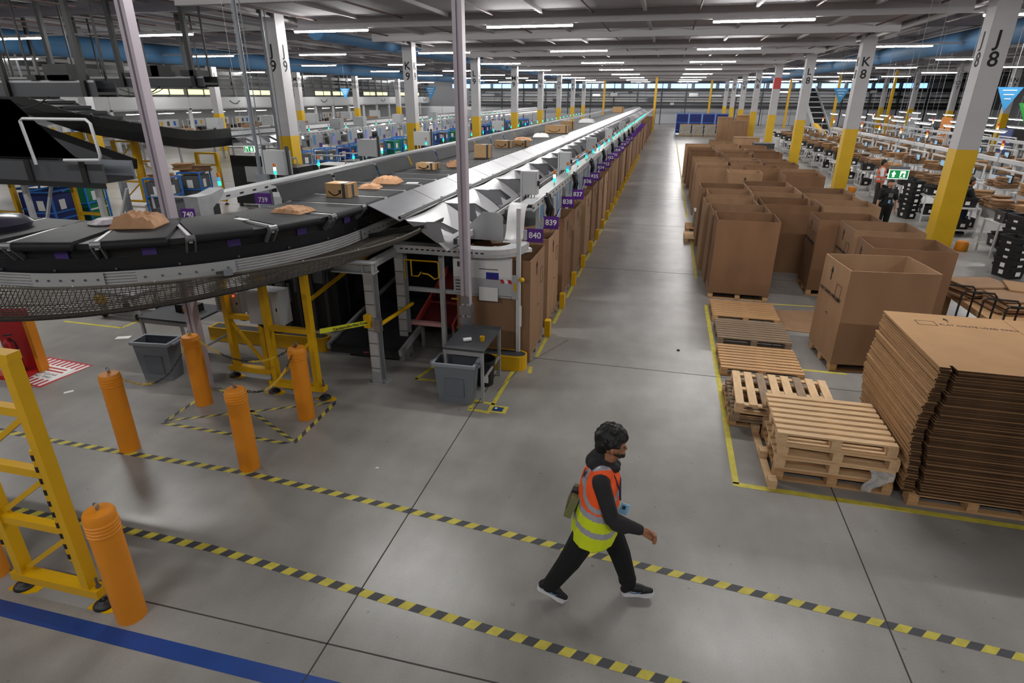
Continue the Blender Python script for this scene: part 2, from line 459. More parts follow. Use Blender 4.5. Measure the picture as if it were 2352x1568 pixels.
def sorter(label, ox, oy, ylen, tail, zrise, cells_to, near):
    root = thing('belt_sorter', label, 'conveyor', (ox, oy, 0))
    zf = (lambda s: max(0, s - ARC * .25) * zrise)
    n0 = 0
    s = -cells_to
    while s < ARC + tail - .3:
        x, y, a = sorter_path(s); dz = zf(s)
        c = obj('belt_cell', CELL, root, (x, y, ZB + dz), rot=(0, 0, -a))
        if s > -30: obj('divider_strip', STRIP, c, (0, -.348, 0))
        elif s > -60: obj('divider_strip', STRIP, root, (x, y - .348, ZB))
        if s > -4 and near:
            obj('carrier_bracket', BRKT, c, (0, -.348, 0)); obj('cell_label', CLAB, c, (BW / 2 - .13, .1, -.16))
        s += .7
    if cells_to < ylen:
        b = MB(); b.box(-BW / 2, BW / 2, cells_to, ylen, ZB - .1, ZB - .01); b.build('far_belt', M_RUBBER, root)
    # dark carriage band under the belts, skirt, extruded rail
    hw = BW / 2
    for sd in (1, -1):
        b = MB(); sweep(b, [(sd * (hw - .14), ZB - .1), (sd * (hw - .14), ZB - .2), (sd * (hw - .12), ZB - .2), (sd * (hw - .12), ZB - .37), (sd * (hw - .3), ZB - .37)], -ylen, 0, 2); sweep(b, [(sd * (hw - .14), ZB - .1), (sd * (hw - .14), ZB - .2), (sd * (hw - .12), ZB - .2), (sd * (hw - .12), ZB - .37), (sd * (hw - .3), ZB - .37)], 0, ARC + tail, 40, zf)
        b.build('side_skirt', mat('skirt_black', '#1a1c20', .35, spec=.5), root, smooth=False)
        b = MB(); pr = []
        for j in range(5):
            z0 = ZB - .345 - j * .032
            pr += [(sd * (hw - .08), z0), (sd * (hw - .08), z0 - .018), (sd * (hw - .1), z0 - .02), (sd * (hw - .1), z0 - .03)]
        sweep(b, pr, -3.5, 0, 2); sweep(b, pr, 0, ARC + tail, 40, zf)
        b.build('rail_extrusion', M_ALU, root)
    b = MB(); sweep(b, [(-hw + .14, ZB - .42), (hw - .14, ZB - .42)], -ylen, 0, 2); sweep(b, [(-hw + .14, ZB - .42), (hw - .14, ZB - .42)], 0, ARC + tail, 30, zf)
    b.build('underpan', M_BLACK, root)
    b = MB(); sweep(b, [(-hw + .04, ZB - .03), (hw - .05, ZB - .03), (hw - .05, ZB - .09)], -.6, 0, 2); sweep(b, [(-hw + .04, ZB - .03), (hw - .05, ZB - .03), (hw - .05, ZB - .09)], 0, ARC + tail - .3, 40, zf)
    b.build('bellows', M_BLACKP, root)
    return root, zf

SX, SY = -4.6, 7.4
so, zf0 = sorter('long black belt sorter curving towards the left edge beside the aisle', SX, SY, 88, 5.0, 0.0, 88, True)
# splice plates on the outer rail with bolts
for s0, s1 in ((1.55, 2.35), (2.6, 3.2), (3.9, 4.7), (-1.0, -.1)):
    b = MB(); d = BW / 2 - .06
    rows = []
    for i in range(9):
        s = s0 + (s1 - s0) * i / 8; rows.append([(*off(s, d), 2.255), (*off(s, d), 2.11)])
    b.grid(rows)
    p = b.build('splice_plate', M_LGREY, so)
    m = MB()
    for i in range(6):
        s = s0 + (s1 - s0) * (i + .5) / 6; x, y = off(s, d); x2, y2 = off(s, d + .012)
        m.tube([(x, y, 2.18), (x2, y2, 2.18)], .012, 6)
    m.build('bolt', M_STEELD, p)
for i in range(14):
    s = -1 + i * .5; x, y = off(s, BW / 2 - .11); x2, y2 = off(s, BW / 2 - .1)
    MB().tube([(x, y, 2.28), (x2, y2, 2.28)], .014, 6).build('bolt', M_STEELD, so)

# safety net slung below the bend
def net(label, ox, oy, s0, s1, zr, fine):
    nt_ = thing('safety_net', label, 'net', (ox, oy, 0))
    hw = BW / 2; NQ = 6 if fine else 4
    n = 230 if fine else 60
    def prof(t, i):   # t along 0..1 ; returns list of (d, z) from rail to outer edge
        k = (t * 4) % 1.0; sag = .06 * math.sin(PI * k)
        dp = .09 + .42 * min(1, max(0, (t - .15) * 2.3)) + sag * .3; E = 2.285; D = .82 - .36 * min(1, t / .5)
        if not fine: dp, E, D = .7 + .1 * sag, 2.75, .5
        return [(hw - .12, 2.09), (hw - .02 + D * .1, min(2.09, E - dp * .85)), (hw + .5 * D, E - dp), (hw + .9 * D, E - dp * .95), (hw + .99 * D, E - dp * .5), (hw + D, E - sag * .25)]
    rows = []
    for i in range(n + 1):
        t = i / n; s = s0 + (s1 - s0) * t; dz = zr(s)
        pr = prof(t, i)
        # resample the profile
        out = []
        for a in range(len(pr) - 1):
            for q in range(NQ):
                u = q / NQ; out.append((pr[a][0] * (1 - u) + pr[a + 1][0] * u, pr[a][1] * (1 - u) + pr[a + 1][1] * u))
        out.append(pr[-1])
        rows.append([(*off(s, d), z + dz) for d, z in out])
    b = MB(); b.grid(rows)
    o = b.build('netting', M_NET if fine else M_BLACK, nt_); o['kind'] = 'stuff'
    if fine:
        wm = o.modifiers.new('wire', 'WIREFRAME'); wm.thickness = .010; wm.use_replace = True; wm.use_even_offset = False
    else:
        o.modifiers.new('thick', 'SOLIDIFY').thickness = .01
    edge = [r[-1] for r in rows]
    b = MB(); b.tube(edge, .013, 6); b.build('edge_rope', M_ROPE, nt_)
    b = MB(); b.tube([r[3 * NQ] for r in rows][::1], .006, 5); b.build('belly_cord', M_BLACK, nt_)
    for i in range(8, n, 12 if fine else 3):
        p = Vector(edge[i]); q = Vector(rows[i][-3])
        MB().tube([p + Vector((0, 0, .018)), p + (q - p) * .25], .006, 5).build('cable_tie', M_PAPER, nt_)
    for t in (.08, .3, .52, .78):
        i = int(t * n); a = Vector(rows[i][0]); e = Vector(edge[i]); d = (e - a).normalized()
        a2 = a + Vector((0, 0, .0)); e2 = e + d * .06 + Vector((0, 0, .02))
        arm = MB().bar(a2 + Vector((0, 0, .02)), e2, .07, .05).build('bracket_arm', M_BLACK if t < .7 else mat('dark_red', '#5c1626', .6), nt_)
        MB().bar(e2 - d * .01, e2 + d * .015, .085, .065).build('end_cap', M_GREYP, arm)
    return nt_
net('black safety net slung below the bend of the near belt sorter', SX, SY, -1.05, ARC + 4.5, zf0, True)

# flat mesh tray between the sorter and the net near the first chute
# ---- chutes on the right side of the near sorter
CHP = 1.6
def chute_side(label, ox, y0, n, sgn, sheet, near_n):
    """one bank of chutes; sgn=+1 slopes towards +X"""
    root = thing('chute_bank', label, 'chute', (ox, y0, 0))
    e0, e1 = .63, 1.10
    L = CHP
    pm = MB(); a = (e0, 2.585); c = (e1, 2.385); th = .012
    pm.add([(sgn * a[0], .01, a[1]), (sgn * c[0], .01, c[1]), (sgn * c[0], L - .01, c[1]), (sgn * a[0], L - .01, a[1]),
            (sgn * a[0], .01, a[1] - th), (sgn * c[0], .01, c[1] - th), (sgn * c[0], L - .01, c[1] - th), (sgn * a[0], L - .01, a[1] - th)],
           [(0, 1, 2, 3), (7, 6, 5, 4), (0, 4, 5, 1), (1, 5, 6, 2), (2, 6, 7, 3), (3, 7, 4, 0)])
    pmesh = pm.mesh('slide_plate', sheet)
    tb = MB()
    for yy in (.15, .95):
        tb.add([(sgn * (e1 - .06), yy, 2.41), (sgn * (e1 + .02), yy + .02, 2.44), (sgn * (e1 + .02), yy + .12, 2.44), (sgn * (e1 - .1), yy + .16, 2.44)], [(0, 1, 2, 3)])
    tmesh = tb.mesh('plate_tab', M_STEEL)
    # lower chute: two slides per pitch with a folded divider between
    lm = MB()
    for q in range(1):
        ya, yb = .12, 1.68
        rows = []
        for i in range(7):
            t = i / 6; x = e1 + .02 + t * .62; z = 2.36 - .30 * t - .12 * t * t
            rows.append([(sgn * x, ya + (yb - ya) * j / 4, z + .03 * (abs(j - 2) / 2) ** 2) for j in range(5)])
        lm.grid(rows)
    lmesh = lm.mesh('lower_slide', M_SLIDE if sgn > 0 else sheet, True)
    dm = MB()
    for q in range(1):
        ya = .1
        dm.add([(sgn * (e1 + .05), ya, 2.37), (sgn * (e1 + .55), ya, 2.36), (sgn * (e1 + .62), ya, 2.1), (sgn * (e1 + .5), ya, 2.08)], [(0, 1, 2, 3), (3, 2, 1, 0)])
        dm.add([(sgn * (e1 + .34), ya + .01, 2.37), (sgn * (e1 + .57), ya + .01, 2.38), (sgn * (e1 + .66), ya + .5, 2.16), (sgn * (e1 + .56), ya + .52, 2.1)], [(0, 1, 2, 3), (3, 2, 1, 0)])
    dmesh = dm.mesh('divider_plate', M_DIV)
    # collecting box chute: grey funnel below
    fm = MB()
    for q in range(1):
        fm.add([(sgn * (e1 + .62), .12, 2.06), (sgn * (e1 + 1.36), .12, 2.06), (sgn * (e1 + 1.36), .12, 1.8), (sgn * (e1 + .85), .12, 1.72)], [(0, 1, 2, 3), (3, 2, 1, 0)])
        fm.add([(sgn * (e1 + .62), 1.42, 2.06), (sgn * (e1 + 1.36), 1.42, 2.06), (sgn * (e1 + 1.36), 1.42, 1.8), (sgn * (e1 + .85), 1.42, 1.72)], [(0, 1, 2, 3), (3, 2, 1, 0)])
        fm.add([(sgn * (e1 + .62), .12, 2.04), (sgn * (e1 + .62), 1.42, 2.04), (sgn * (e1 + .85), 1.42, 1.72), (sgn * (e1 + .85), .12, 1.72)], [(0, 1, 2, 3), (3, 2, 1, 0)])
    fmesh = fm.mesh('funnel', M_LGREY)
    for k in range(n):
        y = k * L
        p = obj('slide_plate', pmesh, root, (0, y, 0))
        obj('lower_slide', lmesh, root, (0, y, 0))
        if k < near_n:
            obj('plate_tab', tmesh, p); obj('divider_plate', dmesh, root, (0, y, 0))
            if k > 0: obj('funnel', fmesh, root, (0, y, 0))
        elif k < near_n + 14:
            obj('divider_plate', dmesh, root, (0, y, 0))
    T = n * L
    MB().tube([(sgn * (e1 + .0), 0, 2.43), (sgn * (e1 + .0), T, 2.43)], .024, 8).build('black_tube', M_BLACK, root)
    MB().box(*sorted((sgn * (e1 + .64), sgn * (e1 + .70))), .4, T, 2.0, 2.08).build('lower_rail', M_DGREY, root)
    MB().box(*sorted((sgn * (e1 + .70), sgn * (e1 + .73))), .4, T, 2.0, 2.09).build('lower_rail_lip', M_ALU, root)
    return root
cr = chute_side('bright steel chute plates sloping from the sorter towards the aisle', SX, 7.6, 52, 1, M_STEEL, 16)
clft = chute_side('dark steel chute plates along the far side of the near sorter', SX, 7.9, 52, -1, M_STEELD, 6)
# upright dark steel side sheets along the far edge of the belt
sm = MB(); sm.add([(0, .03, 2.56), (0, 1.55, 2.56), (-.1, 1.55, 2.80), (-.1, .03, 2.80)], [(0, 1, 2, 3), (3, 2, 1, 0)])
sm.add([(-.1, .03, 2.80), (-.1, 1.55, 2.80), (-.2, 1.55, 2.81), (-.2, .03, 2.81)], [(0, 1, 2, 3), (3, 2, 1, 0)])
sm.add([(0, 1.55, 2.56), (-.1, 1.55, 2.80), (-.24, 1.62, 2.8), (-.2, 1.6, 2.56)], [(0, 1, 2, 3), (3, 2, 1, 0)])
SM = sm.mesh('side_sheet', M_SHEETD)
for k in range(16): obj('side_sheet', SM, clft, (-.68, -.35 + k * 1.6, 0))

# ---- grey cable channel rails either side
def channel(label, x, y0, y1, z, sgn):
    c = thing('cable_channel', label, 'cable channel', (x, y0, 0))
    MB().box(-.11, .11, 0, y1 - y0, z - .015, z).build('channel_lid', M_LGREY, c)
    MB().box(-.115, -.1, 0, y1 - y0, z - .12, z + .004).build('channel_side', M_ALU, c)
    MB().box(.1, .115, 0, y1 - y0, z - .12, z + .004).build('channel_side', M_ALU, c)
    b = MB()
    for i in range(int((y1 - y0) / .35)):
        if i > 90: break
        b.box(sgn * .116 - .002, sgn * .116 + .002, i * .35, i * .35 + .1, z - .08, z - .05)
    b.build('slots', M_INK, c)['kind'] = 'stuff'
    return c
chR = channel('grey cable channel running above the boxes beside the aisle', -2.05, 9.2, 92, 2.42, 1)
chL = channel('grey cable channel along the far side of the near sorter', -7.2, 8.25, 92, 2.5, 1)
b = MB(); b.box(-.13, .13, -.32, -.02, 2.1, 2.52); b.build('end_box', M_GALV, chL)
MB().add([(-.13, -.02, 2.52), (.13, -.02, 2.52), (.13, .3, 2.58), (-.13, .3, 2.58), (-.13, -.02, 2.3), (.13, -.02, 2.3), (.13, .3, 2.5), (-.13, .3, 2.5)],
         [(0, 1, 2, 3), (4, 7, 6, 5), (0, 4, 5, 1), (1, 5, 6, 2), (0, 3, 7, 4)]).build('end_hood', M_GALV, chL)
# low U shaped channel at the near end that bends round to the aisle
u = thing('end_channel', 'grey slotted channel bending round the near end of the chutes', 'cable channel', (0, 0, 0))
pts = [(-3.85, 8.2), (-2.45, 8.2)] + [(-2.45 + .42 * math.sin(a), 8.62 - .42 * math.cos(a)) for a in [PI * .5 * i / 8 for i in range(1, 9)]] + [(-2.03, 8.8)]
def chan_sweep(pts, prof):
    rows = []
    for i, p in enumerate(pts):
        a = Vector((*pts[max(0, i - 1)], 0)); c = Vector((*pts[min(len(pts) - 1, i + 1)], 0)); d = (c - a).normalized(); nrm = Vector((d.y, -d.x, 0))
        rows.append([(p[0] + nrm.x * q, p[1] + nrm.y * q, z) for q, z in prof])
    return rows
MB().grid(chan_sweep(pts, [(-.12, 1.82), (-.12, 1.92), (.12, 1.92), (.12, 1.80)])).build('channel_lid', M_LGREY, u, fixn=True)
MB().grid(chan_sweep(pts, [(.125, 1.925), (.125, 1.85), (.105, 1.84), (.105, 1.81)])).build('channel_side', M_ALU, u)
b = MB()
for i in range(16): b.box(-3.75 + i * .085, -3.75 + i * .085 + .05, 8.2 - .128, 8.2 - .124, 1.86, 1.88)
b.build('slot', M_INK, u)
# tall curved white sheet and flat grey cheek panel at the end
b = MB(); b.grid([[(-2.28, 8.62, 1.93), (-2.0, 8.62, 1.93)], [(-2.28, 8.75, 1.97), (-2.0, 8.75, 1.97)], [(-2.28, 8.82, 2.06), (-2.0, 8.82, 2.06)], [(-2.28, 8.86, 2.2), (-2.0, 8.86, 2.2)], [(-2.28, 8.92, 2.34), (-2.0, 8.92, 2.34)], [(-2.28, 9.02, 2.42), (-2.0, 9.02, 2.42)], [(-2.28, 9.2, 2.44), (-2.0, 9.2, 2.44)]])
cv = b.build('curved_sheet', M_WHITE, u, smooth=True); cv.modifiers.new('t', 'SOLIDIFY').thickness = .012
b = MB(); b.prism([(-2.95, 1.93), (-2.3, 1.93), (-2.3, 2.3), (-2.38, 2.36), (-2.62, 2.36), (-2.95, 2.05)], 8.7, 8.71, 'y'); b.build('cheek_panel', M_LGREY, u)

# second sorter further left
s2x, s2y = -18.6, 21.6
so2, zf2 = sorter('second black belt sorter rising to the left beyond column J 9', s2x, s2y, 74, 8.0, 0.26, 40, False)
net('black safety net below the bend of the second sorter', s2x, s2y, -.6, ARC + 8, zf2, False)
chute_side('grey chute plates of the second sorter facing the blue cages', s2x, 22.2, 40, 1, M_LGREY, 8)
channel('grey cable channel above the blue cages of the second sorter', -16.2, 23.6, 90, 2.42, 1)
# ------------------------------------------------------------------ things on the near floor, left half
def bollard(label, x, y, top=1.03):
    b = thing('bollard', label, 'bollard', (x, y, 0), group=None)
    pr = [(.112, 0), (.112, .86)]
    for k in range(4): pr += [(.112, .87 + k * .03), (.118, .876 + k * .03), (.118, .892 + k * .03), (.112, .898 + k * .03)]
    pr += [(.112, top - .03), (.1, top - .008), (.05, top), (.0, top)]
    MB().lathe(pr, 24, caps=False).build('sleeve', M_ORANGE, b, smooth=True)
    MB().tube([(0, 0, top - .01), (0, 0, top + .03)], .012, 8).tube([(.022 * math.cos(a), 0, top + .045 + .022 * math.sin(a)) for a in [2 * PI * i / 10 for i in range(10)]], .006, 6, closed=True).build('eye_bolt', M_STEEL, b, smooth=True)
    return b
BOL = {'a': (-6.01, 4.83), 'b': (-5.95, 6.04), 'c': (-4.34, 4.85), 'd': (-4.34, 6.04), 'e': (-3.94, 2.77), 'f': (-5.52, 2.85)}
bollard('orange bollard left of the striped triangle, standing on the tape line', *BOL['a'])
bollard('orange bollard behind the striped triangle beside the grey bin', *BOL['b'])
bollard('orange bollard at the middle of the upper striped tape line', *BOL['c'])
bollard('orange bollard in front of the yellow support frame with cabinet', *BOL['d'])
bollard('large orange bollard nearest the camera beside the ladder frame foot', *BOL['e'], top=1.08)
bollard('orange bollard cut off by the left edge of the picture', *BOL['f'], top=1.05)

def link_mesh(m):
    pts = [(.019 * math.cos(a) + (.011 if math.cos(a) > 0 else -.011), .0115 * math.sin(a), 0) for a in [2 * PI * (i + .5) / 10 for i in range(10)]]
    return MB().tube(pts, .0042, 5, closed=True).mesh('chain_link', m, True)
LKY, LKB = link_mesh(mat('chain_yellow', '#d8b53a', .5)), link_mesh(M_BLACKP)
def chain(label, a, c, sag, first_yellow=True, run=9):
    a, c = Vector(a), Vector(c); L = (c - a).length * 1.08 + sag * .6; n = int(L / .046)
    ch = thing('plastic_chain', label, 'chain', a)
    for i in range(n):
        t = (i + .5) / n; p = a.lerp(c, t); p.z -= sag * 4 * t * (1 - t)
        t2 = t + .01; p2 = a.lerp(c, t2); p2.z -= sag * 4 * t2 * (1 - t2)
        d = (p2 - p).normalized()
        q = d.to_track_quat('X', 'Z').to_matrix() @ Matrix.Rotation(PI / 2 * (i % 2), 3, 'X')
        yel = ((i // run) % 2 == 0) == first_yellow
        o = bpy.data.objects.new('chain_link', LKY if yel else LKB); COL.objects.link(o); o.parent = ch
        o.location = p - a; o.rotation_euler = q.to_euler()
bt = lambda k, z=1.06: (BOL[k][0], BOL[k][1], z)
chain('black and yellow plastic chain hanging between the two bollards left of the frame', bt('a'), bt('b'), .42, True, 14)
chain('plastic chain running from the back bollard behind the yellow frame legs', bt('b'), bt('d'), .32, True, 11)
chain('plastic chain hanging in front of the yellow frame between two bollards', bt('c'), bt('d'), .30, False, 12)

def foot(par, x, y):
    f = MB().lathe([(.0, .0), (.085, .0), (.085, .012), (.07, .03), (.045, .04), (.03, .055), (0, .055)], 18, (x, y, .006), caps=False).build('foot_pad', M_BLACKP, par, smooth=True)
    MB().prism([(x - .11, y - .07), (x + .09, y - .075), (x + .17, y - .03), (x + .17, y + .03), (x + .09, y + .075), (x - .11, y + .07)], 0, .006, 'z').build('floor_plate', M_YEL, f)
    MB().tube([(x, y, .05), (x, y, .3)], .011, 8).build('threaded_rod', M_STEELD, f)
    MB().tube([(x, y, .2), (x, y, .22)], .022, 6).build('nut', M_STEELD, f)
def support(label, x, y, wd, top, rungs, braces, striped, footy=0.0, legw=.075):
    s = thing('support_frame', label, 'support frame', (x, y, 0))
    for sx in (-1, 1):
        lx = sx * (wd / 2 - .05)
        MB().box(lx - legw / 2, lx + legw / 2, -.05, .05, .17, top).build('leg', M_YEL, s)
        foot(s, sx * (wd / 2 + .03), footy)
        if striped:
            st = MB(); z = .55
            b1 = MB().tube([(lx - legw / 2 - .012, -.035, .5), (lx - legw / 2 - .012, -.035, 1.55)], .022, 10)
            e = b1.build('edge_guard', M_YEL, s, smooth=True)
            for i in range(10):
                z = .52 + i * .105
                MB().tube([(lx - legw / 2 - .012, -.035, z), (lx - legw / 2 - .012, -.035, z + .05)], .0235, 10).build('black_stripe', M_INK, e)
    MB().box(-wd / 2 - .06, wd / 2 + .06, -.055, .055, .12, .2).build('base_beam', M_YEL, s)
    MB().box(-wd / 2, wd / 2, -.05, .05, top, top + .06).build('top_beam', M_YEL, s)
    for z in rungs: MB().box(-wd / 2 + .08, wd / 2 - .08, -.035, .035, z - .035, z + .035).build('rung', M_YEL, s)
    for za, zb, d in braces: MB().bar((-d * (wd / 2 - .1), 0, za), (d * (wd / 2 - .1), 0, zb), .04, .03, (0, 1, 0)).build('brace', M_YEL, s)
    return s
support('tall yellow ladder support frame with striped edge guards at the left edge', -4.68, 2.8, .8, 2.28, (.78, 1.32, 1.86), ((.25, .7, 1), (.85, 1.28, 1), (1.4, 1.82, 1)), True)
support('yellow support frame under the sorter bend behind the front bollard', -4.79, 6.58, .76, 2.02, (1.02,), ((.25, .85, 1),), False)
support('yellow support frame under the sorter bend beside the chained back bollard', -5.75, 6.9, .66, 2.0, (1.0,), ((.25, .9, -1),), False)

# control cabinets with hanging cables
def cabinet(label, x0, x1, y0, y1, z0, z1, louvre=False, cables=True, m=M_LGREY):
    c = thing('control_cabinet', label, 'cabinet', ((x0 + x1) / 2, y0, z0)); wx = (x1 - x0) / 2; d = y1 - y0; h = z1 - z0
    MB().box(-wx, wx, .02, d, 0, h).build('body', m, c)
    dr = MB().box(-wx + .01, wx - .01, 0, .022, .01, h - .01).build('door', m, c)
    MB().box(wx - .05, wx - .035, -.012, 0, h * .45, h * .55).build('lock', M_INK, dr)
    if louvre:
        for i in range(8): MB().box(-wx + .04, wx * .1, -.004, .0, .05 + i * .03, .062 + i * .03).build('louvre', M_DGREY, dr)
        MB().lathe([(.0, 0), (.012, 0), (.012, .01), (0, .012)], 8, (wx - .08, -.006, h - .06), caps=False).build('red_lamp', mat('lamp_red', '#ff4a20', .4, emit='#ff4018', es=4), dr)
    if cables:
        for i in range(5):
            r = .10 + .02 * i; cx = -wx * .5 + i * .05
            MB().tube([(cx - r, d * .5, .01)] + [(cx - r * math.cos(a), d * .5, -.9 * r * math.sin(a)) for a in [PI * j / 10 for j in range(1, 10)]] + [(cx + r, d * .5, .01)], .009, 6).build('cable', M_BLACKP, c)
    return c
cabinet('grey control cabinet with hanging black cables on the yellow support frame', -5.5, -4.98, 6.68, 6.95, 1.0, 1.5)
cabinet('grey louvred drive cabinet with a red lamp under the net', -6.28, -5.86, 6.98, 7.3, 1.0, 1.34, louvre=True)

# grey wheelie style slim bins
def bin_(label, x, y, rz):
    b = thing('waste_bin', label, 'bin', (x, y, 0), rz)
    h = .62; lx, ly = .26, .135; tx, ty = .29, .16
    def ring(a, c, z): return [(-a, -c, z), (a, -c, z), (a, c, z), (-a, c, z)]
    m = MB()
    V = ring(lx * .93, ly * .93, 0) + ring(tx - .015, ty - .015, h) + ring(tx + .015, ty + .015, h) + ring(tx + .015, ty + .015, h - .045) + ring(tx - .005, ty - .005, h - .045)
    m.add(ring(lx * .9, ly * .9, 0) + ring(tx - .008, ty - .008, h - .02), [(0, 3, 2, 1), (0, 1, 5, 4), (1, 2, 6, 5), (2, 3, 7, 6), (3, 0, 4, 7)])
    m.build('body', M_GREYP, b)
    m = MB(); m.add(ring(lx * .88, ly * .88, .01) + ring(tx - .018, ty - .018, h), [(0, 1, 2, 3), (4, 5, 1, 0), (5, 6, 2, 1), (6, 7, 3, 2), (7, 4, 0, 3)]); m.build('liner', mat('bin_inside', '#4a4e55', .6), b)
    m = MB(); o_, i_ = ring(tx + .018, ty + .018, h), ring(tx - .018, ty - .018, h); o2 = ring(tx + .018, ty + .018, h - .045)
    m.add(o_ + i_ + o2, [(0, 1, 5, 4), (1, 2, 6, 5), (2, 3, 7, 6), (3, 0, 4, 7), (8, 9, 1, 0), (9, 10, 2, 1), (10, 11, 3, 2), (11, 8, 0, 3)]); m.build('rim', mat('bin_rim', '#868b92', .45), b)
    for s in (-1, 1):
        MB().box(s * (tx + .04) - .025, s * (tx + .04) + .025, -.1, .1, h - .05, h - .02).build('handle', M_GREYP, b)
    MB().box(-.14, .14, -ly - .016, -ly + .02, .12, .4).build('front_panel', mat('bin_panel', '#636870', .5), b)
    return b
bin_('grey slim waste bin in front of the small black desk', -2.53, 7.02, .03)
bin_('grey slim waste bin behind the bollards at the left', -7.15, 6.62, .12)
bb = thing('waste_basket', 'small black plastic bin beneath the black desk', 'bin', (-2.3, 7.6, 0))
MB().lathe([(.13, 0), (.17, .42), (.16, .42), (.12, .03), (0, .03)], 16, caps=False).build('body', M_BLACKP, bb, smooth=True)
MB().box(.03, .1, -.172, -.155, .1, .2).build('barcode_label', M_PAPER, bb)

def desk(label, x0, x1, y0, y1, z, topm, legm):
    d = thing('work_table', label, 'table', ((x0 + x1) / 2, (y0 + y1) / 2, 0)); a, c = (x1 - x0) / 2, (y1 - y0) / 2
    MB().box(-a, a, -c, c, z - .03, z).build('table_top', topm, d)
    for sx in (-1, 1):
        for sy in (-1, 1):
            MB().box(sx * (a - .03) - .02, sx * (a - .03) + .02, sy * (c - .03) - .02, sy * (c - .03) + .02, 0, z - .03).build('leg', legm, d)
    MB().box(-a + .04, a - .04, -c + .02, -c + .04, z - .1, z - .03).build('apron', legm, d)
    MB().box(a - .04, a - .02, -c + .04, c - .04, .3, .34).build('stretcher', legm, d)
    return d
desk('small black topped desk behind the grey bin by the aluminium post', -2.72, -2.13, 7.0, 7.95, .8, M_DGREY, M_GALV)
desk('small grey steel table behind the bin at the left', -7.75, -6.75, 6.95, 7.75, .8, M_DGREY, M_GALV)
tag(MB().lathe([(.028, 0), (.036, .07), (.03, .07), (.02, .01), (0, .01)], 12, caps=False).build('paper_cup', M_YEL, loc=(-2.25, 7.35, .8)), 'tiny yellow cup on the black desk', 'cup')
tag(MB().tube([(0, 0, .03), (.1, .06, .03)], .028, 10).build('tape_roll', M_PAPER, loc=(-2.5, 7.25, .8)), 'white paper roll lying on the black desk', 'paper roll')
sc = thing('handheld_scanner', 'black scanner with an orange trigger on the grey steel table', 'scanner', (-7.1, 7.4, .8))
MB().box(-.25, .12, -.1, .1, 0, .12).build('body', M_BLACKP, sc); MB().box(-.09, -.02, -.13, -.1, .02, .1).build('trigger', M_ORANGE, sc)

# posts of the chute frame
def hpost(label, x, y, top):
    p = thing('frame_post', label, 'post', (x, y, 0))
    for s in (-1, 1): MB().box(-.075, .075, s * .07 - .006, s * .07 + .006, 0.012, top).build('flange', M_GALV, p)
    MB().box(-.006, .006, -.064, .064, .012, top).build('web', M_GALV, p)
    MB().box(-.06, .06, -.078, -.076, .2, top - .15).build('face_strip', M_LGREY, p)
    for i in range(7): MB().box(-.07, .07, -.082, -.078, .25 + i * .2, .262 + i * .2).build('seam', M_STEELD, p)
    bp = MB().box(-.15, .15, -.12, .12, 0, .014).build('base_plate', M_GALV, p)
    for sx in (-1, 1): MB().lathe([(.014, 0), (.014, .03), (0, .032)], 6, (sx * .11, -.08, .012), caps=False).build('anchor_bolt', M_STEELD, bp)
    return p
p1_ = hpost('grey steel frame post nearest the striped floor area', -3.86, 7.27, 1.7)
MB().box(-.55, .1, -.09, .09, 1.7, 1.72).build('head_plate', M_LGREY, p1_)
MB().box(-.55, .1, -.006, .006, 1.72, 1.84).build('head_web', M_LGREY, p1_)
MB().box(-.55, .1, -.09, .09, 1.84, 1.86).build('head_plate', M_LGREY, p1_)
for x in (-.07, .07): MB().box(x - .006, x + .006, -.09, .09, 1.72, 1.84).build('stiffener', M_LGREY, p1_)
MB().box(-.05, .05, .1, 1.0, 1.76, 1.86).build('tie_beam', M_LGREY, p1_)
hpost('grey steel frame post carrying the slotted end channel', -3.86, 8.31, 1.82)
def boxpost(label, x, y, top, m=M_LGREY, wd=.05):
    p = thing('frame_post', label, 'post', (x, y, 0))
    MB().box(-wd, wd, -wd, wd, .01, top).build('tube', m, p); MB().box(-.09, .09, -.09, .09, 0, .012).build('base_plate', m, p)
    return p
boxpost('thin grey post beside the white notice board', -3.2, 8.36, 1.82, wd=.035)
fr = thing('frame_rail', 'grey horizontal rail below the white notice board', 'rail', (-2.9, 8.42, 0))
MB().box(-.9, .9, -.03, .03, 1.1, 1.16).build('rail_bar', M_LGREY, fr); MB().box(-.9, -.3, -.04, .04, .52, .58).build('red_bar', mat('pink_rail', '#b98a88', .5), fr)
bar = thing('barrier_bar', 'round yellow barrier bar across the two grey frame posts', 'barrier', (-3.75, 7.2, .95))
MB().tube([(0, 0, 0), (.05, 1.1, -.03)], .03, 10).build('tube', M_YEL, bar, smooth=True); MB().box(-.06, .03, -.05, .05, -.1, .1).build('clamp', M_STEEL, bar)
tp = thing('barrier_tape', 'yellow retractable barrier tape reading caution do not cross', 'barrier tape', (-4.35, 6.62, 1.02))
MB().bar((0, 0, 0), (.46, .52, -.02), .004, .07).build('belt', mat('tape_belt', '#cfd02a', .6), tp)
text('lettering', 'Caution-Do Not Cross', .055, M_INK, tp, (.3, .325, -.012), rot=(PI / 2, 0, math.atan2(.52, .46)), extrude=.0035)
MB().box(.4, .5, .5, .6, -.1, .09).build('reel', M_YEL, tp)

